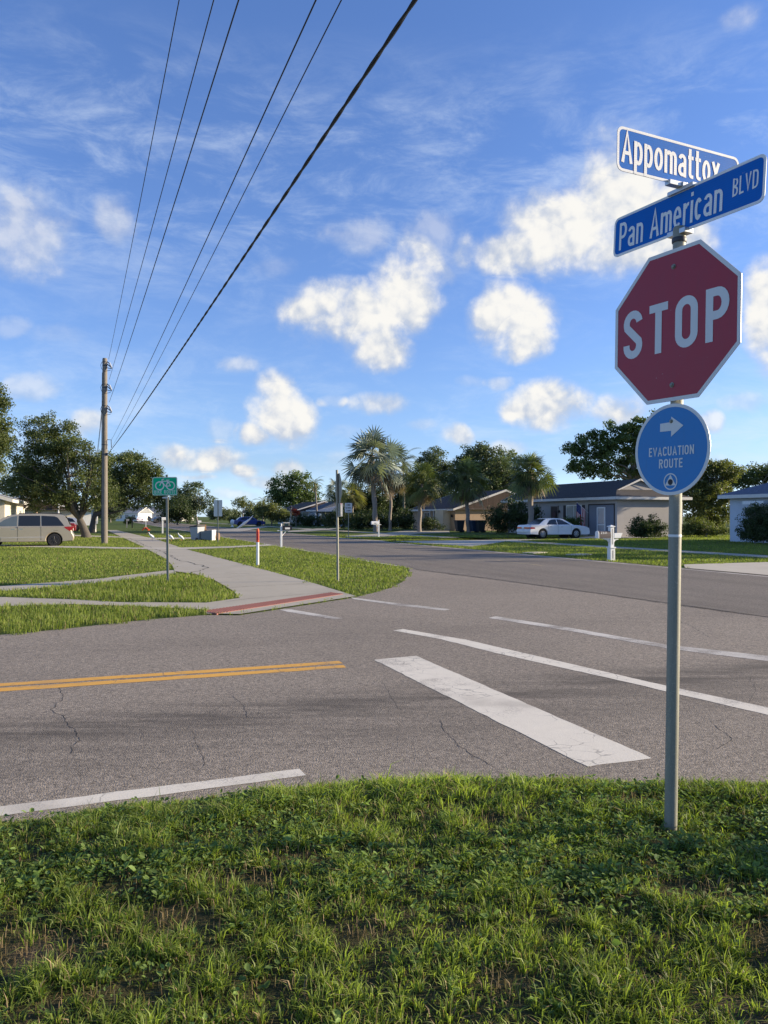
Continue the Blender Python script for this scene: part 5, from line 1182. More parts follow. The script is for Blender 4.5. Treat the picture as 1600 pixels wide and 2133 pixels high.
def house(name, label, u, v, D, Wd, ze, zr, wall, roof, ends=('gable', 'gable'), over=.5, rz=TH, ridge='y', loc=None, wallz=None):
    """front wall in the plane x=0, y from 0 to Wd, depth D; ridge along y (or x)"""
    X, Y = UV(u, v) if loc is None else loc
    t = thing(name, label, 'house', (X, Y, 0), rz)
    w = MB(); w.b2((0, 0, -.2), (D, Wd, ze)); w.build('wall', wall, t)
    y0, y1, x0, x1 = -over, Wd + over, -over, D + over; zo = ze - (zr - ze) * over / (D / 2) * 0.0
    if ridge == 'y':
        xm = D / 2; m = MB(); f = MB(); g = MB(); A = []; th = .14
        for e, ys, sg in ((ends[0], y0, 1), (ends[1], y1, -1)):
            if e == 'gable': A.append((ys, ys, None)); g.add([(0, ys + sg * over, ze), (D, ys + sg * over, ze), (xm, ys + sg * over, zr - .1)], [(0, 1, 2)])
            elif e == 'hip': A.append((ys, ys + sg * min(D / 2 + over, Wd / 2), None))
            else: A.append((ys, ys + sg * 1.9, .62))                      # dutch gable: hip skirt, then a small gable
        def ring(zof):
            return [(x0, y0, ze + zof), (x1, y0, ze + zof), (x1, y1, ze + zof), (x0, y1, ze + zof)]
        ya, yb = A[0][1], A[1][1]
        b = ring(0.02)
        vs = list(b); fs = []
        def dutch(a):
            k = a[2]; zz = ze + (zr - ze) * (1 - k) ; return zz
        R0, R1 = (xm, ya, zr), (xm, yb, zr)
        if A[0][2] is None and A[1][2] is None:
            vs += [R0, R1]; fs = [(0, 4, 5, 3), (1, 2, 5, 4), (0, 1, 4), (3, 5, 2)]
        else:                                                        # first end dutch, second gable
            k = A[0][2]; zz = ze + (zr - ze) * .42; hx = (D / 2 + over) * (1 - .42)
            q0, q1 = (xm - hx, ya, zz), (xm + hx, ya, zz)
            vs += [q0, q1, (xm, ya - .25, zr), R1]
            fs = [(0, 4, 6, 7, 3), (1, 2, 7, 6, 5), (0, 1, 5, 4), (3, 7, 2)]
            g.add([q0, q1, (xm, ya + .02, zr - .05)], [(0, 1, 2)])
            f.add([(xm - hx - .12, ya - .24, zz - .04), (xm, ya - .26, zr + .03), (xm, ya - .26, zr - .13), (xm - hx + .10, ya - .24, zz - .04)], [(0, 1, 2, 3)])
            f.add([(xm + hx + .12, ya - .24, zz - .04), (xm, ya - .27, zr + .03), (xm, ya - .27, zr - .13), (xm + hx - .10, ya - .24, zz - .04)], [(0, 1, 2, 3)])
        m.add(vs, fs)
        rf = m.build('roof', roof, t)
        so = rf.modifiers.new('thickness', 'SOLIDIFY'); so.thickness = .10; so.offset = -1
        # fascia boards along the eaves and rakes
        f.b2((x0 - .03, y0, ze - .20), (x0, y1, ze + .015)); f.b2((x1, y0, ze - .20), (x1 + .03, y1, ze + .015))
        for e, ys in ((ends[0], y0), (ends[1], y1)):
            s = -1 if ys == y0 else 1
            if e == 'gable':
                for sx in (x0, x1):
                    f.add([(sx, ys + s * .03, ze + .03), (xm, ys + s * .03, zr + .03), (xm, ys + s * .03, zr - .19), (sx, ys + s * .03, ze - .19), (sx, ys, ze + .03), (xm, ys, zr + .03), (xm, ys, zr - .19), (sx, ys, ze - .19)], [(0, 1, 2, 3), (4, 7, 6, 5), (0, 4, 5, 1), (3, 2, 6, 7)])
            else: f.b2((x0, ys, ze - .20), (x1, ys + s * .03, ze + .015))
        f.b2((x0, y0, ze - .012), (x1, y1, ze - .004))
        f.build('fascia', M_fascia, t, recalc=True)
        if g.v: g.build('gable', wall, t)
    return t
def win(t, y, z, w, h, frame=M_wtrim, glass=M_win, mull=1, x=-.0, shut=None):
    f = MB(); e = .07
    f.b2((x - .05, y - w / 2 - e, z - e), (x - .002, y - w / 2, z + h + e)); f.b2((x - .05, y + w / 2, z - e), (x - .002, y + w / 2 + e, z + h + e)); f.b2((x - .05, y - w / 2, z + h), (x - .002, y + w / 2, z + h + e)); f.b2((x - .07, y - w / 2, z - e), (x - .002, y + w / 2, z))
    for k in range(mull): yy = y - w / 2 + w * (k + 1) / (mull + 1); f.b2((x - .045, yy - .025, z), (x - .002, yy + .025, z + h))
    o = f.build('window', frame, t)
    MB().b2((x - .02, y - w / 2, z), (x - .004, y + w / 2, z + h)).build('pane', glass, o)
    if shut:
        for s in (-1, 1): MB().b2((x - .04, y + s * (w / 2 + e + .24) - .2, z - .05), (x - .003, y + s * (w / 2 + e + .24) + .2, z + h + .05)).build('shutter', shut, t)
    return o
def door(t, y, w, h, m, x=0, frame=M_wtrim):
    o = MB().b2((x - .06, y - w / 2, .05), (x - .003, y + w / 2, h)).build('door', m, t)
    f = MB(); f.b2((x - .08, y - w / 2 - .08, .05), (x - .004, y - w / 2, h + .08)); f.b2((x - .08, y + w / 2, .05), (x - .004, y + w / 2 + .08, h + .08)); f.b2((x - .08, y - w / 2, h), (x - .004, y + w / 2, h + .08)); f.build('door_frame', frame, o)
    MB().lathe([(.03, -.05), (.035, 0), (.03, .04)], 8, 'x', (x - .09, y - w * .38, 1.0)).build('handle', M_chrome, o)
    return o
def flag_house():
    wall = stucco('tan_stucco', (.38, .355, .335))
    t = house('house', 'tan stucco house with dark hip roof and screened entry, behind the white sedan', 38.0, 49.8, 6.4, 17.0, 3.13, 4.65, wall, M_roofd, ('dutch', 'gable'))
    # screened garage opening (picture: right of the flag)
    y0, y1 = .36, 3.6
    fr = MB(); fr.b2((-.04, y0 - .1, .05), (-.003, y0, 2.62)); fr.b2((-.04, y1, .05), (-.003, y1 + .1, 2.62)); fr.b2((-.04, y0, 2.52), (-.003, y1, 2.62))
    fo = fr.build('entry_frame', M_shut, t)
    MB().b2((-.02, y0, .08), (-.004, y1, 2.52)).build('entry_panel', simple('blue_grey_siding', (.17, .19, .23), .7, var=.1), fo)
    d = MB(); a, b = 1.42, 2.5
    d.b2((-.07, a, .05), (-.021, a + .10, 2.36)); d.b2((-.07, b - .10, .05), (-.021, b, 2.36)); d.b2((-.07, a + .1, 2.26), (-.021, b - .1, 2.36)); d.b2((-.07, a + .1, .9), (-.021, b - .1, .98)); d.b2((-.07, a + .1, .05), (-.021, b - .1, .15))
    do = d.build('screen_door', M_wtrim, t); MB().b2((-.045, a + .1, .15), (-.03, b - .1, 2.26)).build('pane', glass_mat('pale_door_glass', (.22, .25, .28), .15), do)
    win(t, 5.75, .95, 2.1, 1.55, mull=1, glass=glass_mat('bright_window', (.28, .28, .26), .08), shut=M_shut)
    dd = door(t, 8.66, 1.0, 2.45, M_doorb, frame=simple('door_frame_brown', (.2, .17, .15), .7))
    wr = MB(); wr.lathe([(.20, -.02), (.26, -.05), (.32, -.02), (.26, .01)], 18, 'x', (-.10, 8.66, 1.75)); wr.build('wreath', simple('wreath', (.10, .06, .06), .9, var=.5, scale=30), dd)
    lt = MB(); lt.b2((-.22, 7.78, 1.92), (-.08, 7.92, 2.14)); lt.b2((-.08, 7.83, 2.0), (-.003, 7.87, 2.05)); lt.build('wall_lamp', M_shut, t)
    MB().b2((1.6, 12.2, 3.8), (2.1, 12.8, 4.3)).build('roof_vent', M_alu, t)
    w = 0
    # flag on an angled pole
    X, Y = UV(37.92, 49.8 + 3.75)
    fl = thing('flag', 'American flag hanging from an angled pole on the tan house wall', 'flag', (X, Y, 0), TH)
    MB().tube([(0, -.12, 1.9), (-.75, .42, 2.78)], .016, 8).build('flagpole', M_wtrim, fl)
    mb = MB(); nu, nv = 26, 30
    def fp(i, j):
        a, b = i / nu, j / nv; s0 = Vector((-.72, .46, 2.78)); s1 = Vector((-.22, .02, 2.20))
        p = s0.lerp(s1, a) ; f = math.sin(a * 9 + b * 2.0) * .07 * (.3 + b)
        return (p.x + f, p.y + math.cos(a * 8) * .05 * b - (.10 * b if a > .5 else -.12 * b), p.z - b * (1.75 - .15 * a) + (0 if b < 1 else .0))
    vs = [fp(i, j) for i in range(nu + 1) for j in range(nv + 1)]; fs = []; mi = []
    for i in range(nu):
        for j in range(nv):
            k = i * (nv + 1) + j; fs.append((k, k + 1, k + nv + 2, k + nv + 1))
            st = int(i * 13 / nu); mi.append(2 if (j < nv * .42 and i < nu * 7 / 13) else (0 if st % 2 == 0 else 1))
    mb.add(vs, fs); mb.mi = mi
    cloth = mb.build('cloth', [simple('flag_red', (.38, .03, .045), .9), simple('flag_white', (.62, .60, .58), .9), simple('flag_blue', (.03, .045, .16), .9)], fl, 60, recalc=False)
    cloth.modifiers.new('thickness', 'SOLIDIFY').thickness = .004
    s = MB()
    for i in range(5):
        for j in range(6):
            a, b = (i + .6) * 2.6, (j + .7) * 1.95; p = Vector(fp(a, b)); s.add([(p.x - .014 - .03, p.y - .02, p.z), (p.x - .03, p.y, p.z - .03), (p.x - .026, p.y + .02, p.z), (p.x - .03, p.y, p.z + .03)], [(0, 1, 2, 3)])
    s.build('star', simple('star_white', (.7, .7, .7), .9), cloth)
    X, Y = G(1309, 1118)
    u = thing('utility_box', 'pale grey meter box on the ground by the tan house corner', 'box', (X, Y, 0), TH); taper(MB(), (0, 0, .0), (.55, .4), (.5, .35), .72).build('cabinet', M_alu, u, bevel=.02)
    MB().b2((-.3, -.22, .72), (.3, .22, .77)).build('lid', M_wpost, u)
flag_house()
def right_house():
    wall = stucco('pale_blue_stucco', (.50, .55, .62))
    t = house('house', 'pale blue grey house with grey hip roof at the right edge', 38.0, 22.0, 11.0, 16.4, 2.95, 5.2, wall, M_roofg, ('hip', 'hip'))
    win(t, 14.0, .9, 1.6, 1.3); win(t, 9.0, .9, 1.8, 1.3); door(t, 11.6, 1.0, 2.1, M_wtrim)
    f = MB(); f.b2((-.6, 13.2, 2.35), (-.52, 14.8, 2.55)); f.build('awning', M_wtrim, t)
right_house()
def tan_house():
    wall = stucco('warm_tan_stucco', (.42, .30, .20))
    t = house('house', 'low warm tan house with brown gable roof behind the cabbage palms', 37.0, 76.6, 12.2, 12.0, 2.42, 4.60, wall, M_roofb, ('gable', 'gable'), .45)
    cr = stucco('cream_stucco', (.62, .52, .38))
    p = MB(); p.b2((-.9, 1.2, -.1), (-.003, 3.4, 2.30)); pb = p.build('porch_wall', cr, t)
    pts = [(-.75, .1), (-.15, .1), (-.15, 1.6)] + [(-.45 + .30 * math.cos(R(a)), 1.6 + .35 * math.sin(R(a))) for a in range(20, 180, 20)] + [(-.75, 1.6)]
    a = MB(); a.add([(x, 1.19, z) for x, z in pts], [tuple(range(len(pts)))]); a.build('arch_panel', stucco('pale_cream', (.70, .60, .46)), pb)
    for y in (3.9, 5.0, 6.1): MB().b2((-.38, y - .06, 0), (-.26, y + .06, 2.25)).build('porch_post', M_fascia, t)
    win(t, 7.6, .8, 1.6, 1.2); door(t, 4.6, 1.0, 2.0, M_doorb)
    c = MB(); c.b2((-.30, .4, 1.5), (-.08, .56, 1.8)); c.build('wall_lamp', M_shut, t)
    v = MB(); v.b2((5.6, -.03, 3.3), (6.4, -.003, 3.9)); v.build('gable_vent', M_wtrim, t)
    for i, (px, lb) in enumerate(((957, 'dark wheeled bin against the tan house wall, leftmost of three'), (988, 'dark blue wheeled bin by the tan wall, middle of three'), (1001, 'dark wheeled bin by the tan wall, rightmost of three'))):
        X, Y = G(px, 1108.6 + i * .2); b = thing('wheelie_bin', lb, 'trash bin', (X, Y, 0), TH, 'bins by the tan house')
        m = simple('bin_navy' if i == 1 else 'bin_black', (.015, .03, .06) if i == 1 else (.02, .024, .026), .6)
        taper(MB(), (0, 0, .08), (.6, .55), (.85, .72), 1.05).build('body', m, b, bevel=.02); mb = MB(); mb.b2((-.45, -.40, 1.13), (.45, .40, 1.22)); mb.build('lid', m, b, bevel=.02)
        MB().lathe([(.12, -.4), (.12, .4)], 12, 'y', (.28, 0, .12)).build('wheel', M_trim, b)
tan_house()
def far_houses():
    wb = stucco('blue_grey_wall', (.33, .37, .43))
    X, Y = AT(597, 1094, 128)[:2]
    t = house('house', 'blue grey house with pale roof behind the queen palm', 36.0, 114.5, 11.0, 16.0, 2.5, 3.75, wb, M_roofl, ('gable', 'gable'), .4)
    MB().b2((-3.6, 3.5, 2.3), (-.0, 12.5, 2.42)).build('porch_roof', M_roofl, t)
    win(t, 2.2, .8, 1.3, 1.2); win(t, 12.8, .8, 1.4, 1.2); door(t, 7.4, 1.1, 2.1, simple('blue_door', (.02, .03, .09), .5))
    for y in (3.8, 8.0, 12.2): MB().b2((-3.4, y - .07, 0), (-3.26, y + .07, 2.3)).build('porch_post', M_wtrim, t)
    wl = stucco('cream_wall', (.50, .47, .42))
    t = house('house', 'cream house with brown roof and white gable, behind the dark blue car', 35.0, 141.0, 11.0, 15.0, 2.6, 4.5, wl, M_roofb, ('gable', 'gable'), .5)
    win(t, 3.0, .8, 1.6, 1.2); win(t, 11.0, .8, 1.6, 1.2); door(t, 6.5, 1.1, 2.1, M_doorb); MB().b2((-.06, 8.0, .05), (-.003, 9.8, 2.2)).build('arch_opening', M_win, t)
    t = house('house', 'dark slate roofed house half hidden between the cream and blue grey houses', 37.0, 131.0, 10.0, 8.0, 2.7, 4.6, stucco('slate_wall', (.22, .25, .29)), shingle('slate_shingles', (.07, .08, .10)), ('hip', 'gable'), .4)
    win(t, 3.0, .9, 1.6, 1.2); win(t, 6.2, .9, 1.0, 1.1)
    ww = stucco('bright_white_wall', (.74, .72, .66))
    for (lb, px, py, Yd, W_, D_) in (('long white house at the far end of the boulevard, with dark truck before it', 325, 1083, 262, 17, 10), ('white gabled house at the far end, left of the long white house', 291, 1083, 275, 9, 12), ('small cream house far left under the oak branches', 262, 1084, 250, 8, 9), ('far white house right of the bike sign pole, half behind trees', 350, 1084, 262, 7, 9)):
        X = (px - 800) / F * Yd
        t = house('house', lb, 0, 0, D_, W_, 2.7, 4.6, ww, M_roofl, ('gable', 'gable'), .4, rz=R(78), loc=(X + W_ / 2, Yd))
        for y in (W_ * .2, W_ * .5, W_ * .8): win(t, y, .9, 1.2, 1.1)
    # left side, beyond the lawn
    wc = stucco('cream_stucco_left', (.60, .55, .45))
    X, Y = (12 - 800) / F * 62, 62
    t = house('house', 'cream house with grey roof and white gutter at the left edge, behind the minivan', 0, 0, 9, 14, 2.75, 4.3, wc, M_roofl, ('gable', 'gable'), .5, rz=TH + math.pi, loc=(X, Y + 3))
    MB().tube([(-.55, .0, 2.62), (-.35, .0, 2.5), (-.06, .0, 2.2), (-.06, .0, .1)], .05, 8).build('downspout', M_wtrim, t); win(t, 3, .9, 1.5, 1.2)
    t = house('house', 'brown roofed house with white fascia behind the minivan roof', 0, 0, 11, 14, 2.35, 3.9, wc, M_roofb, ('gable', 'gable'), .6, rz=TH + math.pi, loc=((118 - 800) / F * 92, 99))
    win(t, 3, .9, 1.5, 1.1); win(t, 9, .9, 1.5, 1.1)
    t = house('house', 'white house low behind the trunk of the left oak', 0, 0, 10, 12, 2.5, 4.0, ww, M_roofl, ('gable', 'gable'), .5, rz=TH + math.pi, loc=((172 - 800) / F * 140, 146)); win(t, 3, .9, 1.5, 1.1); win(t, 8, .9, 1.5, 1.1)
    X, Y = G(114, 1104)
    f = thing('flagpole', 'white flagpole with small red and white flag behind the minivan', 'flagpole', (X, Y, 0))
    MB().tube([(0, 0, 0), (0, 0, 3.9)], .06, 8).build('pole', M_wtrim, f)
    mb = MB(); vs = []; 
    for i in range(9): a = i / 8; vs += [(-a * .75, .1 * math.sin(a * 7), 3.75 - .25 * a), (-a * .75, .1 * math.sin(a * 7 + .4), 3.2 - .3 * a)]
    mb.add(vs, [(2 * i, 2 * i + 1, 2 * i + 3, 2 * i + 2) for i in range(8)]); mb.mi = [0, 0, 0, 1, 1, 0, 0, 1]
    o = mb.build('cloth', [simple('cloth_red', (.45, .03, .03), .9), simple('cloth_white', (.7, .7, .68), .9)], f, 60, recalc=False); o.modifiers.new('thickness', 'SOLIDIFY').thickness = .005
    X, Y = G(122, 1106)
    f = thing('white_post', 'plain white post just right of the small flagpole', 'post', (X, Y, 0)); MB().tube([(0, 0, 0), (0, 0, 3.0)], .08, 8).build('post', M_wtrim, f)
    X, Y = G(606, 1097)
    f = thing('garden_post', 'tan garden post topped with a lantern before the blue grey house', 'post', (X, Y, 0)); MB().lathe([(.16, 0), (.16, .2), (.11, .25), (.10, 2.6), (.22, 2.68), (.22, 2.8)], 10).build('post', simple('tan_post', (.38, .32, .24), .8), f, 40)
    MB().lathe([(.14, 2.8), (.2, 3.1), (.02, 3.35)], 8).build('lantern', M_dark, f)
    X, Y = G(484, 1098)
    f = thing('garden_urn', 'small white garden urn left of the dark blue car', 'urn', (X, Y, 0)); MB().lathe([(.2, 0), (.22, .1), (.1, .2), (.1, .35), (.26, .55), (.28, .9), (.16, 1.1), (.02, 1.15)], 12).build('urn_body', M_wpost, f, 50)
    X, Y = G(596, 1101)
    f = thing('garden_table', 'dark garden bench with white top behind the black mailbox', 'bench', (X, Y, 0), TH); MB().b2((-.42, -.3, .72), (.42, .3, .79)).build('table_top', M_wtrim, f)
    for s in (-1, 1): MB().b2((s * .36 - .05, -.25, 0), (s * .36 + .05, .25, .72)).build('leg', M_galv, f)
far_houses()
# ------------------------------------------------------------------ trees
L_oak = leaf_mat('oak_leaf', (.030, .046, .016), (.160, .190, .065), .32)
L_olive = leaf_mat('olive_leaf', (.048, .064, .020), (.210, .225, .080), .34)
L_pine = leaf_mat('pine_leaf', (.030, .048, .022), (.135, .170, .080), .26)
L_broad = leaf_mat('broad_leaf', (.030, .054, .017), (.155, .205, .066), .36, .45)
L_bright = leaf_mat('bright_leaf', (.050, .075, .018), (.190, .210, .060), .35)
L_dark = leaf_mat('hedge_leaf', (.016, .030, .011), (.080, .110, .036), .22)
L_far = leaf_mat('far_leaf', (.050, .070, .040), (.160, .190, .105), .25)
L_silver = leaf_mat('silver_frond', (.050, .066, .046), (.33, .37, .29), .18, .45, .5)
L_palm = leaf_mat('palm_frond', (.026, .044, .014), (.165, .195, .062), .28, .45, .45)
L_palmy = leaf_mat('yellow_palm_frond', (.06, .08, .016), (.24, .23, .06), .3, .5)
L_dead = leaf_mat('dead_frond', (.09, .065, .045), (.34, .27, .20), .15, .8)
B_oak = bark_mat('oak_bark', (.04, .034, .028), (.15, .13, .105), 6, .3)
B_grey = bark_mat('grey_bark', (.10, .09, .078), (.27, .245, .21), 6, .5)
B_palm = bark_mat('palm_bark', (.15, .125, .10), (.36, .31, .26), 3, 2.5)
B_red = bark_mat('pine_bark', (.16, .10, .07), (.36, .26, .19), 5, .3)

def leaf_cloud(name, P, size, tone, mat, parent, seed, asp=.55, up=.35):
    rg = np.random.RandomState(seed); n = len(P)
    nv = rg.normal(0, 1, (n, 3)); nv[:, 2] = nv[:, 2] + up; nv /= np.linalg.norm(nv, axis=1, keepdims=True)
    r = rg.normal(0, 1, (n, 3)); a = np.cross(nv, r); a /= np.linalg.norm(a, axis=1, keepdims=True) + 1e-9; b = np.cross(nv, a)
    s = (size * rg.uniform(.6, 1.35, n))[:, None] if np.ndim(size) else (size * rg.uniform(.6, 1.35, n))[:, None]
    V = np.stack([P - a * s * .5, P + b * s * .5 * asp + a * s * .06, P + a * s * .5, P - b * s * .5 * asp + a * s * .06], 1).reshape(-1, 3)
    o = raw_mesh(name, V, np.full(n, 4), np.arange(4 * n), mat, parent, {'tone': np.repeat(np.clip(tone, 0, 1), 4)})
    return o
def crown_points(ells, nclump, per, rc, seed, shell=.55, flat=.75):
    """leaf positions round twig clumps spread through a union of ellipsoids; returns points, tone, clump centres"""
    rg = np.random.RandomState(seed); E = np.array(ells, float)
    vol = np.prod(E[:, 3:6], axis=1) ** .75; pick = rg.choice(len(E), nclump, p=vol / vol.sum())
    d = rg.normal(0, 1, (nclump, 3)); d /= np.linalg.norm(d, axis=1, keepdims=True)
    rr = shell + (1.05 - shell) * rg.rand(nclump) ** .8; low = rg.rand(nclump) < .16; rr = np.where(low, rg.rand(nclump) * shell, rr)
    C = E[pick, :3] + d * rr[:, None] * E[pick, 3:6]
    ct = rg.rand(nclump) * .5 + .2; cr = rc * rg.uniform(.55, 1.35, nclump)
    nl = np.maximum(6, (per * (cr / rc) ** 1.6 * rg.uniform(.6, 1.3, nclump)).astype(int)); idx = np.repeat(np.arange(nclump), nl)
    q = rg.normal(0, 1, (len(idx), 3)); q /= np.linalg.norm(q, axis=1, keepdims=True); q *= (rg.rand(len(idx)) ** .55)[:, None] * cr[idx][:, None]; q[:, 2] *= flat
    P = C[idx] + q; tone = ct[idx] + .30 * (rg.rand(len(idx)) - .35)
    return P, tone, C
def limb(mb, a, b, r0, r1, rnd, n=6, bend=.16, seg=6):
    a, b = Vector(a), Vector(b); L = (b - a).length; pts = []; k = Vector((rnd.uniform(-1, 1), rnd.uniform(-1, 1), rnd.uniform(.1, .9))) * L * bend
    for i in range(seg + 1):
        t = i / seg; p = a.lerp(b, t) + k * math.sin(math.pi * t) * (1 if t < 1 else 0)
        if 0 < i < seg: p += Vector((rnd.uniform(-1, 1), rnd.uniform(-1, 1), rnd.uniform(-1, 1))) * L * .025
        pts.append(p)
    mb.tube(pts, [r0 + (r1 - r0) * (i / seg) ** .8 for i in range(seg + 1)], n); return pts
def ell_px(lst, X0, Y, dfac=.85):
    out = []
    for e in lst:
        px, py, rx, rz = e[:4]; dy = e[4] if len(e) > 4 else 0
        Yd = Y + dy; k = Yd / F; out.append(((px - 800) * k - X0, dy, EYE - (py - YH) * k, rx * k, max(rx, rz) * k * dfac, rz * k))
    return out
def tree(name, label, bpx, Y, crown, trunk_px, fork, mat, bark, seed, ncl=150, per=80, rc=.7, leaf=.17, shell=.55, limbs=9, group=None, cat='tree', trunks=1, flat=.75, asp=.55, tr=None, twigs=0):
    rnd = random.Random(seed); X0 = (bpx - 800) / F * Y; k = Y / F
    t = thing(name, label, cat, (X0, Y, 0), 0, group)
    E = ell_px(crown, X0, Y); P, tone, C = crown_points(E, ncl, per, rc, seed, shell, flat)
    ok = P[:, 2] > .12; P, tone = P[ok], tone[ok]
    r = tr if tr else trunk_px * k / 2; mb = MB()
    fx, fz = ((fork[0] - bpx) * k, EYE - (fork[1] - YH) * k) if fork else (0, 1.6)
    fp = Vector((fx, 0, max(fz, .3)))
    for q in range(trunks):
        off = Vector((rnd.uniform(-.3, .3), rnd.uniform(-.3, .3), 0)) if trunks > 1 else Vector((0, 0, 0))
        mb.tube([off + Vector((0, 0, -.3)), off + Vector((0, 0, .0)), off + Vector((fp.x * .12, 0, fp.z * .22)), off + Vector((fp.x * .55, .03, fp.z * .62)), fp + off], [r * 1.55, r * 1.35, r * 1.03, r * .9, r * .78], 10)
        order = sorted(range(len(C)), key=lambda i: -C[i][2]); sel = [order[int(i * (len(order) - 1) / max(1, limbs - 1))] for i in range(limbs)]
        for i in sel:
            pts = limb(mb, fp + off, C[i], r * rnd.uniform(.36, .62), r * .07, rnd)
            for w in range(3 + twigs):
                j = rnd.choice(range(len(C))); a = pts[rnd.randint(2, 4)]
                if (Vector(C[j]) - a).length < max(3.2, rc * 5): limb(mb, a, C[j], r * .16, r * .03, rnd, 5, .12, 4)
    mb.build('trunk', bark, t, 60, recalc=False)
    leaf_cloud('crown', P, leaf, tone, mat, t, seed + 1, asp)
    return t
tree('oak_tree', 'big leaning live oak by the utility pole, grey trunk and wide dark crown', 180, 58, [(112, 902, 62, 40), (75, 945, 62, 50), (150, 955, 62, 46), (165, 1010, 66, 50), (65, 1000, 50, 44), (215, 965, 22, 34), (110, 1030, 62, 36), (205, 1040, 34, 32)], 17, (166, 1082), L_oak, B_oak, 101, 430, 130, .62, .15, limbs=15, twigs=3)
tree('oak_tree', 'second live oak just behind the wooden pole, lower spreading crown toward the bike sign', 191, 76, [(265, 975, 48, 34), (310, 990, 36, 32), (280, 1025, 62, 36), (330, 1035, 30, 28), (232, 1015, 36, 46)], 12, (196, 1075), L_oak, B_oak, 103, 330, 110, .72, .18, limbs=13, twigs=3)
tree('oak_tree', 'tree cut off by the left edge, beside the big leaning oak', -45, 50, [(-30, 850, 46, 50), (-20, 905, 40, 46), (-50, 960, 60, 60), (2, 890, 20, 26)], 18, (-42, 1060), L_oak, B_oak, 105, 200, 120, .6, .16, limbs=9)
tree('tree', 'grey green tree behind the left cream house', 40, 100, [(20, 1020, 46, 30), (60, 1012, 44, 32), (-20, 1000, 40, 40), (95, 1040, 30, 22)], 6, (42, 1070), L_olive, B_grey, 107, 170, 80, .9, .24)
tree('pine_tree', 'bare reddish trunk tree showing under the oak crown, behind the minivan', 76, 84, [(80, 1000, 34, 26), (60, 985, 26, 22)], 6.5, (74, 1030), L_oak, B_red, 109, 80, 60, .8, .22)
tree('pine_tree', 'round airy pine right of the bike sign, over the far left verge', 412, 150, [(398, 1030, 40, 25), (378, 1045, 28, 22), (422, 1046, 24, 20), (400, 1058, 30, 14)], 4, (408, 1072), L_pine, B_grey, 111, 150, 70, .95, .32, shell=.7, limbs=14)
tree('tree', 'dark dense bushy tree below the round airy pine', 370, 140, [(370, 1058, 24, 26), (352, 1068, 18, 20), (388, 1074, 18, 16)], 4, (370, 1085), L_dark, B_grey, 113, 120, 80, .9, .30, limbs=6)
tree('tree', 'small yellow shrubby tree beside the grey far mailbox', 268, 150, [(268, 1085, 8, 7)], 2, (268, 1092), L_bright, B_grey, 115, 30, 60, .5, .22, limbs=3)
tree('tree', 'tall dark tree with rounded top behind the blue grey house roof', 610, 170, [(592, 1010, 26, 22), (625, 1008, 28, 24), (640, 1032, 34, 26), (578, 1035, 26, 18), (610, 1040, 44, 22)], 4, (610, 1060), L_broad, B_grey, 117, 260, 70, 1.1, .40, shell=.6)
tree('tree', 'bushy yellow green tree left of the blue grey house', 566, 128, [(566, 1068, 30, 16), (552, 1060, 22, 14), (590, 1076, 20, 12)], 3, (566, 1085), L_olive, B_grey, 119, 110, 80, .75, .26)
tree('tree', 'thin sparse tree left of the cream house roof', 506, 210, [(500, 1046, 18, 10), (520, 1052, 16, 8)], 3, (506, 1070), L_olive, B_grey, 121, 50, 45, 1.0, .4)
tree('pine_tree', 'round topped dark pine behind the tan house, left of two', 905, 118, [(905, 962, 36, 26), (880, 985, 30, 20), (930, 985, 24, 22), (905, 1005, 44, 22), (885, 1030, 34, 24)], 6, (905, 1030), L_pine, B_grey, 123, 230, 80, .95, .30, shell=.65, limbs=14)
tree('pine_tree', 'tallest dark pine behind the tan house roof, right of two', 1000, 114, [(996, 945, 34, 24), (1025, 965, 40, 30), (975, 975, 34, 28), (1000, 1000, 56, 32), (1050, 1000, 34, 30)], 7, (1000, 1030), L_pine, B_grey, 125, 330, 85, .95, .30, shell=.62, limbs=14)
tree('tree', 'dark leafy tree between the tallest pine and the broad cabbage palm', 1072, 124, [(1060, 985, 44, 44), (1090, 1020, 44, 40), (1040, 1040, 40, 34)], 5, (1072, 1050), L_oak, B_grey, 127, 220, 80, 1.0, .32)
tree('broadleaf_tree', 'large dark broadleaf tree rising behind the tan stucco house', 1330, 79, [(1196, 938, 30, 22), (1240, 925, 36, 32), (1225, 972, 40, 26), (1290, 915, 44, 36), (1350, 900, 54, 40), (1410, 925, 50, 50), (1300, 965, 60, 38), (1380, 975, 60, 40)], 12, (1325, 1005), L_broad, B_grey, 129, 430, 95, .62, .24, shell=.5, limbs=18, asp=.6, twigs=2)
tree('broadleaf_tree', 'sunlit olive green tree between the two right hand houses', 1475, 66, [(1480, 1000, 48, 42), (1520, 985, 30, 24), (1450, 1040, 40, 50), (1500, 1055, 36, 50), (1430, 990, 24, 30)], 8, (1472, 1060), L_olive, B_grey, 131, 330, 100, .55, .19, limbs=12)
tree('broadleaf_tree', 'unseen tall tree added for lawn shade, behind the pale blue grey house', 1700, 60, [(1700, 880, 50, 60), (1740, 930, 70, 60), (1690, 960, 34, 50)], 10, (1705, 1010), L_broad, B_grey, 141, 200, 90, .7, .26)  # added out of view so that its shadow falls on the right lawn
tree('broadleaf_tree', 'unseen wide tree added for lawn shade, beyond the pale blue grey house', 1900, 52, [(1900, 870, 90, 80), (1860, 940, 70, 60), (1980, 930, 90, 70)], 12, (1905, 1010), L_broad, B_grey, 143, 260, 90, .7, .26)  # also added out of view, a second shadow caster for that lawn
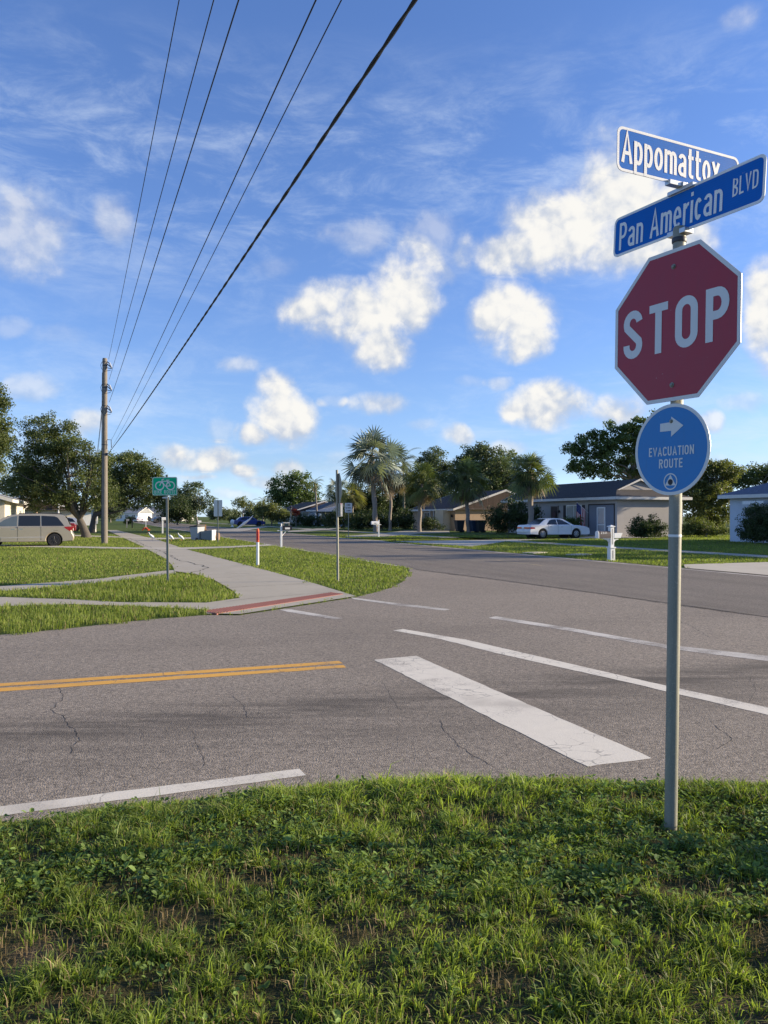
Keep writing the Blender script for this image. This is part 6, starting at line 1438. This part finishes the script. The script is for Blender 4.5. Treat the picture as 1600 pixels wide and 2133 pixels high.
for i, (X_, Y_, h_, lb) in enumerate(((37, 35.0, 9.8, 'unseen shade tree added at the right, nearest of the row beyond the right frame edge'), (38, 41.2, 10, 'unseen shade tree added at the right, second of the row beyond the right frame edge'), (36, 46.8, 9.5, 'unseen shade tree added at the right, farthest of the row beyond the right frame edge'))):  # three unseen trees, placed to shade the verge across the boulevard
    px_ = 800 + F * X_ / Y_; k_ = F / Y_
    tree('broadleaf_tree', lb, px_, Y_, [(px_, YH - (h_ * .62 - EYE) * k_, 3.9 * k_, h_ * .38 * k_), (px_ + k_, YH - (h_ * .4 - EYE) * k_, 2.6 * k_, h_ * .3 * k_)], 8, (px_, YH - .4 * k_), L_broad, B_grey, 151 + i, 150, 80, .7, .26, group='unseen shade trees added beyond the right frame edge')
tree('tree', 'distant dark tree above the right house roof', 1580, 100, [(1560, 990, 40, 20), (1600, 985, 40, 20), (1640, 990, 40, 26), (1530, 1005, 30, 20)], 6, (1580, 1040), L_oak, B_grey, 133, 150, 70, 1.0, .30)

# fan palms -----------------------------------------------------------------
def fan_frond(V, Fc, T, hub, d, up, rad, nseg, spread, droop, rg, tone, wseg):
    d = d / np.linalg.norm(d); s = np.cross(d, up); s /= np.linalg.norm(s) + 1e-9; n = np.cross(s, d)
    for i in range(nseg):
        a = math.radians(-spread + 2 * spread * i / (nseg - 1)); ln = rad * (1 - .22 * abs(a) / math.radians(spread)) * rg.uniform(.9, 1.06)
        dr = d * math.cos(a) + s * math.sin(a); pd = -d * math.sin(a) + s * math.cos(a)
        w = wseg * rad; m = hub + dr * ln * .44 + n * .05 * ln * (1 - abs(math.sin(a))); tip = hub + dr * ln + np.array([0, 0, -1.0]) * ln * droop * (.6 + .7 * rg.rand())
        k = len(V); V += [hub, m - pd * w, m + n * w * .55, m + pd * w, tip]; Fc += [(k, k + 1, k + 2), (k, k + 2, k + 3), (k + 1, k + 4, k + 2), (k + 2, k + 4, k + 3)]; tt = tone + rg.uniform(-.14, .14); T += [tt - .1, tt, tt + .06, tt, tt + .1]
def fan_palm(name, label, bpx, Y, cpx, cpy, tr, nf, pet, rad, mat, seed, dead=10, group=None, base=None, nseg=15, droop=.30, wseg=.036, dead_len=1.0, low=-35):
    rg = np.random.RandomState(seed); X0 = (bpx - 800) / F * Y; k = Y / F
    t = thing(name, label, 'palm tree', (X0, Y, 0), 0, group)
    c = np.array([(cpx - bpx) * k, 0.0, EYE - (cpy - YH) * k])
    mb = MB(); n = 16; mb.tube([(c[0] * (i / n) ** 1.2 + .03 * math.sin(i * 1.3), 0, -.2 + (c[2] + .2) * i / n) for i in range(n + 1)], [tr * (1.35 if i == 0 else 1.0 + .10 * math.sin(i * 2.1) - .12 * i / n) for i in range(n + 1)], 10)
    mb.build('trunk', B_palm, t, 60, recalc=False)
    def crown(nm, num, e0, e1, m, petl, rr, dp, sp):
        V, Fc, T = [], [], []; st = MB()
        for i in range(num):
            az = 2.39996 * i + rg.uniform(-.3, .3); el = math.radians(e0 + (e1 - e0) * (i + .5) / num + rg.uniform(-8, 8))
            d = np.array([math.cos(az) * math.cos(el), math.sin(az) * math.cos(el), math.sin(el)]); L = petl * rg.uniform(.45, 1.12)
            sag = np.array([0, 0, -1.0]) * L * (.10 + .16 * math.cos(el)); o = c + np.array([0, 0, .0]); hub = o + d * L + sag
            st.tube([o, o + d * L * .5 + sag * .3, hub], [.035, .028, .02], 4); dd = (d + sag / L * 1.6 + np.array([0, 0, -.10])); up = np.array([0, 0, .9]) + rg.normal(0, .5, 3)
            if abs(np.dot(dd / np.linalg.norm(dd), up / np.linalg.norm(up))) > .95: up = up + np.array([.6, .3, 0])
            fan_frond(V, Fc, T, hub, dd, up, rr * rg.uniform(.82, 1.12), nseg, sp, dp, rg, rg.uniform(.0, 1.0), wseg)
        base_ = len(V); V += [np.array(p) for p in st.v]; Fc += [tuple(base_ + q for q in f) for f in st.f]; T += [.55] * len(st.v)
        o_ = raw_mesh(nm, np.array(V), [len(f) for f in Fc], [q for f in Fc for q in f], m, t, {'tone': np.clip(T, 0, 1)})
        return o_
    crown('crown', nf, 82, low, mat, pet, rad, droop, 105)
    if dead: crown('dead_fronds', dead, -48, -78, L_dead, pet * .75 * dead_len, rad * .75, .25, 60)
    return t
fan_palm('silver_fan_palm', 'tall silver blue fan palm with big stiff fans, behind the white mailbox', 783, 80, 774, 950, .27, 34, 2.5, 2.25, L_silver, 201, 14, low=-58, nseg=15, droop=.17, wseg=.046, dead_len=1.0)
fan_palm('silver_fan_palm', 'second silver fan palm with slimmer trunk, just right of the taller one', 812, 86, 818, 968, .17, 32, 2.1, 1.8, L_silver, 203, 14, low=-58, nseg=14, droop=.18, wseg=.046, dead_len=1.3)
fan_palm('cabbage_palm', 'cabbage palm before the tan house porch, left of the three single palms', 873, 80, 878, 1008, .22, 56, 1.65, 1.45, L_palm, 205, 14, low=-50)
fan_palm('cabbage_palm', 'cabbage palm in front of the lit tan gable wall', 976, 78, 970, 1000, .22, 56, 1.7, 1.5, L_palm, 207, 14, low=-50)
fan_palm('cabbage_palm', 'broad cabbage palm over the rear of the white sedan, by the tan stucco house', 1107, 63, 1104, 986, .24, 64, 1.45, 1.20, L_palm, 209, 26, low=-55)
fan_palm('cabbage_palm', 'yellowish cabbage palm behind the END SCHOOL ZONE sign', 735, 98, 733, 1030, .2, 30, 1.25, 1.2, L_palmy, 211, 10, low=-50)
fan_palm('cabbage_palm', 'dark cabbage palm behind the reversed octagon sign', 705, 104, 704, 1020, .2, 34, 1.3, 1.2, L_palm, 213, 10, low=-55)
def feather_palm(name, label, bpx, Y, cpx, cpy, tr, nf, ln, mat, seed, dead=4):
    rg = np.random.RandomState(seed); X0 = (bpx - 800) / F * Y; k = Y / F; t = thing(name, label, 'palm tree', (X0, Y, 0))
    c = np.array([(cpx - bpx) * k, 0.0, EYE - (cpy - YH) * k]); mb = MB(); n = 10
    mb.tube([(c[0] * (i / n) ** 1.5, 0, -.2 + (c[2] + .2) * i / n) for i in range(n + 1)], [tr * (1.25 if i == 0 else 1 - .25 * i / n) for i in range(n + 1)], 9); mb.build('trunk', B_grey, t, 60, recalc=False)
    for nm, num, e0, e1, m in (('crown', nf, 80, -10, mat), ('dead_fronds', dead, -60, -80, L_dead)):
        if not num: continue
        V, Fc, T = [], [], []
        for i in range(num):
            az = 2.4 * i + rg.uniform(-.3, .3); el = math.radians(e0 + (e1 - e0) * (i + .5) / max(1, num)); h = np.array([math.cos(az), math.sin(az), 0]); p = c.copy(); side = np.array([-h[1], h[0], 0]); N = 15; L = ln * rg.uniform(.85, 1.1) * (1 if nm == 'crown' else .6); tn = rg.uniform(.25, .8)
            for q in range(N):
                e = el - (q / N) ** 1.3 * (1.75 if nm == 'crown' else .3); d = h * math.cos(e) + np.array([0, 0, math.sin(e)]); p2 = p + d * L / N; w = .014
                kk = len(V); V += [p - side * w, p + side * w, p2 + side * w, p2 - side * w]; Fc.append((kk, kk + 1, kk + 2, kk + 3)); T += [tn] * 4
                for s in (-1, 1):
                    for sub in (0, .5):
                        b = p + (p2 - p) * sub; l = L * .24 * math.sin(math.pi * (q + sub + 1.2) / (N + 2)) * rg.uniform(.8, 1.1); tip = b + side * s * l * .75 + d * l * .45 + np.array([0, 0, -l * .38]); kk = len(V)
                        V += [b - d * .022, b + d * .022, tip]; Fc.append((kk, kk + 1, kk + 2)); T += [tn - .1, tn, tn + .15]
                p = p2
        raw_mesh(nm, np.array(V), [len(f) for f in Fc], [q for f in Fc for q in f], m, t, {'tone': np.clip(T, 0, 1)})
feather_palm('queen_palm', 'slim queen palm with pale trunk before the blue grey house', 661, 124, 656, 1008, .17, 16, 2.1, L_palmy, 221)
feather_palm('queen_palm', 'queen palm with one long curved frond right of the silver palms', 842, 96, 840, 962, .16, 12, 3.2, L_palm, 223, 3)
feather_palm('queen_palm', 'small feathery palm above the bushy yellow green tree', 548, 132, 548, 1046, .14, 12, 2.2, L_palmy, 225, 0)

# shrubs -----------------------------------------------------------------
def shrub(name, label, px, py, Y, ells, mat, seed, ncl=70, per=70, rc=.34, leaf=.11, group=None, cat='shrub'):
    return tree(name, label, px, Y, ells, 3, (px, py - 6), mat, B_grey, seed, ncl, per, rc, leaf, shell=.45, limbs=6, group=group, cat=cat, tr=.04, trunks=2)
shrub('shrub', 'tall dark shrubbery left of the white sedan, under the broad cabbage palm', 1062, 1112, 68, [(1060, 1075, 36, 36), (1035, 1088, 26, 24), (1090, 1078, 28, 34), (1115, 1080, 12, 26)], L_dark, 301, 190, 90, .5, .15)
shrub('shrub', 'dark leafy bush against the side wall of the tan stucco house', 1347, 1117, 56, [(1345, 1094, 28, 22), (1325, 1106, 18, 14), (1368, 1104, 20, 16), (1345, 1112, 26, 10)], L_dark, 303, 150, 80, .34, .11)
shrub('shrub', 'dark bush in front of the pale blue grey right house', 1580, 1124, 45, [(1575, 1084, 28, 36), (1600, 1092, 30, 38), (1556, 1102, 18, 20), (1580, 1118, 34, 12)], L_dark, 305, 210, 90, .34, .10)
shrub('shrub', 'low planting right of the front door window under the flag', 1193, 1116, 62, [(1193, 1088, 14, 12), (1180, 1096, 12, 12)], L_broad, 307, 40, 70, .34, .13)
shrub('shrub', 'dark hedge around the silver palm trunks', 800, 1108, 88, [(760, 1082, 30, 22), (800, 1085, 34, 20), (835, 1082, 26, 24), (745, 1092, 24, 16), (845, 1092, 20, 14)], L_dark, 309, 230, 70, .55, .17, cat='hedge')
shrub('shrub', 'rounded dark shrub by the tan house porch posts', 895, 1106, 84, [(892, 1090, 16, 14), (915, 1097, 10, 8)], L_dark, 311, 50, 70, .4, .14)
shrub('shrub', 'dark shrubs left of the END SCHOOL ZONE sign', 715, 1105, 95, [(712, 1078, 26, 22), (690, 1085, 16, 14), (738, 1085, 18, 16)], L_dark, 313, 110, 70, .55, .18)
shrub('shrub', 'flowering dark shrub row in front of the blue grey house', 645, 1098, 116, [(620, 1082, 18, 14), (645, 1085, 22, 12), (672, 1086, 18, 12), (690, 1090, 14, 8)], L_dark, 315, 120, 70, .55, .2)
shrub('shrub', 'small dark shrub at the cream house, left of the dark blue car', 487, 1096, 135, [(488, 1084, 12, 11)], L_dark, 317, 40, 60, .5, .2)
shrub('shrub', 'red flowering bush top before the blue grey house', 618, 1094, 114, [(616, 1066, 8, 6)], leaf_mat('red_bloom', (.20, .03, .02), (.50, .10, .05), .3), 319, 20, 50, .35, .16)
shrub('shrub', 'sunlit yellow green undergrowth between the two right houses', 1470, 1112, 60, [(1440, 1104, 30, 14), (1490, 1106, 34, 12), (1465, 1098, 30, 16)], L_bright, 321, 120, 70, .4, .12)
# distant trees closing the horizon ------------------------------------------
far = [(255, 300, 1058, 26, 'leftmost of the far trees, above the small cream house'), (300, 330, 1050, 30, 'far tree behind the white gabled house'), (345, 330, 1046, 28, 'far tree behind the long white house'), (455, 290, 1056, 24, 'far tree left of the cream house'), (480, 310, 1060, 20, 'low far tree behind the cream house roof'),
       (535, 300, 1054, 26, 'far tree above the cream house gable'), (230, 200, 1042, 28, 'far tree seen right of the wooden pole'), (690, 260, 1044, 30, 'far tree right of the blue grey house roof'), (760, 230, 1046, 32, 'far tree left of the silver palms'), (840, 180, 1042, 34, 'far tree behind the queen palm frond'),
       (940, 190, 1030, 40, 'far tree between the two dark pines'), (1130, 160, 1030, 44, 'far tree left of the tan stucco house roof'), (1180, 200, 1040, 34, 'far tree above the tan stucco house ridge'), (130, 170, 1040, 36, 'far tree behind the big oak'), (20, 150, 1030, 44, 'far tree at the left edge'), (-80, 120, 1010, 60, 'far tree beyond the left edge'), (1700, 120, 1000, 60, 'far tree beyond the right house')]
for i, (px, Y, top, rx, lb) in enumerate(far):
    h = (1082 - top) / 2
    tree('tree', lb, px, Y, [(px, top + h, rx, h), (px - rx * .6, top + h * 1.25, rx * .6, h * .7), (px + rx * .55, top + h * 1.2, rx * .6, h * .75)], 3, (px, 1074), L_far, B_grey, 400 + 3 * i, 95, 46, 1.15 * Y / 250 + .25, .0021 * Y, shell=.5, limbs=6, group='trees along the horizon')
tree('shrub', 'unseen slim shrub added right of the stop sign to shade the near grass', 2718, 3.92, [(2718, 1490, 42, 120), (2718, 1400, 38, 115)], 3, (2718, 1560), L_broad, B_grey, 501, 40, 60, .09, .05, cat='shrub', limbs=8, tr=.03)  # added out of view; throws the dark band across the near grass
tree('tree', 'dark tree mass behind the trunk of the tall silver palm', 765, 108, [(750, 1035, 30, 28), (785, 1040, 32, 30), (765, 1060, 44, 22)], 5, (765, 1075), L_dark, B_grey, 511, 170, 75, .9, .28, shell=.45)
tree('tree', 'dark tree right of the slimmer silver palm, behind its curved frond', 838, 112, [(835, 1030, 30, 30), (860, 1045, 28, 30), (815, 1055, 26, 22), (845, 1070, 40, 18)], 5, (838, 1078), L_dark, B_grey, 514, 180, 75, .9, .28, shell=.45)
tree('tree', 'dark undergrowth tree between the left and middle cabbage palms', 928, 104, [(925, 1035, 26, 26), (945, 1050, 24, 22), (905, 1045, 22, 24)], 4, (928, 1070), L_dark, B_grey, 517, 120, 75, .8, .26, shell=.45)
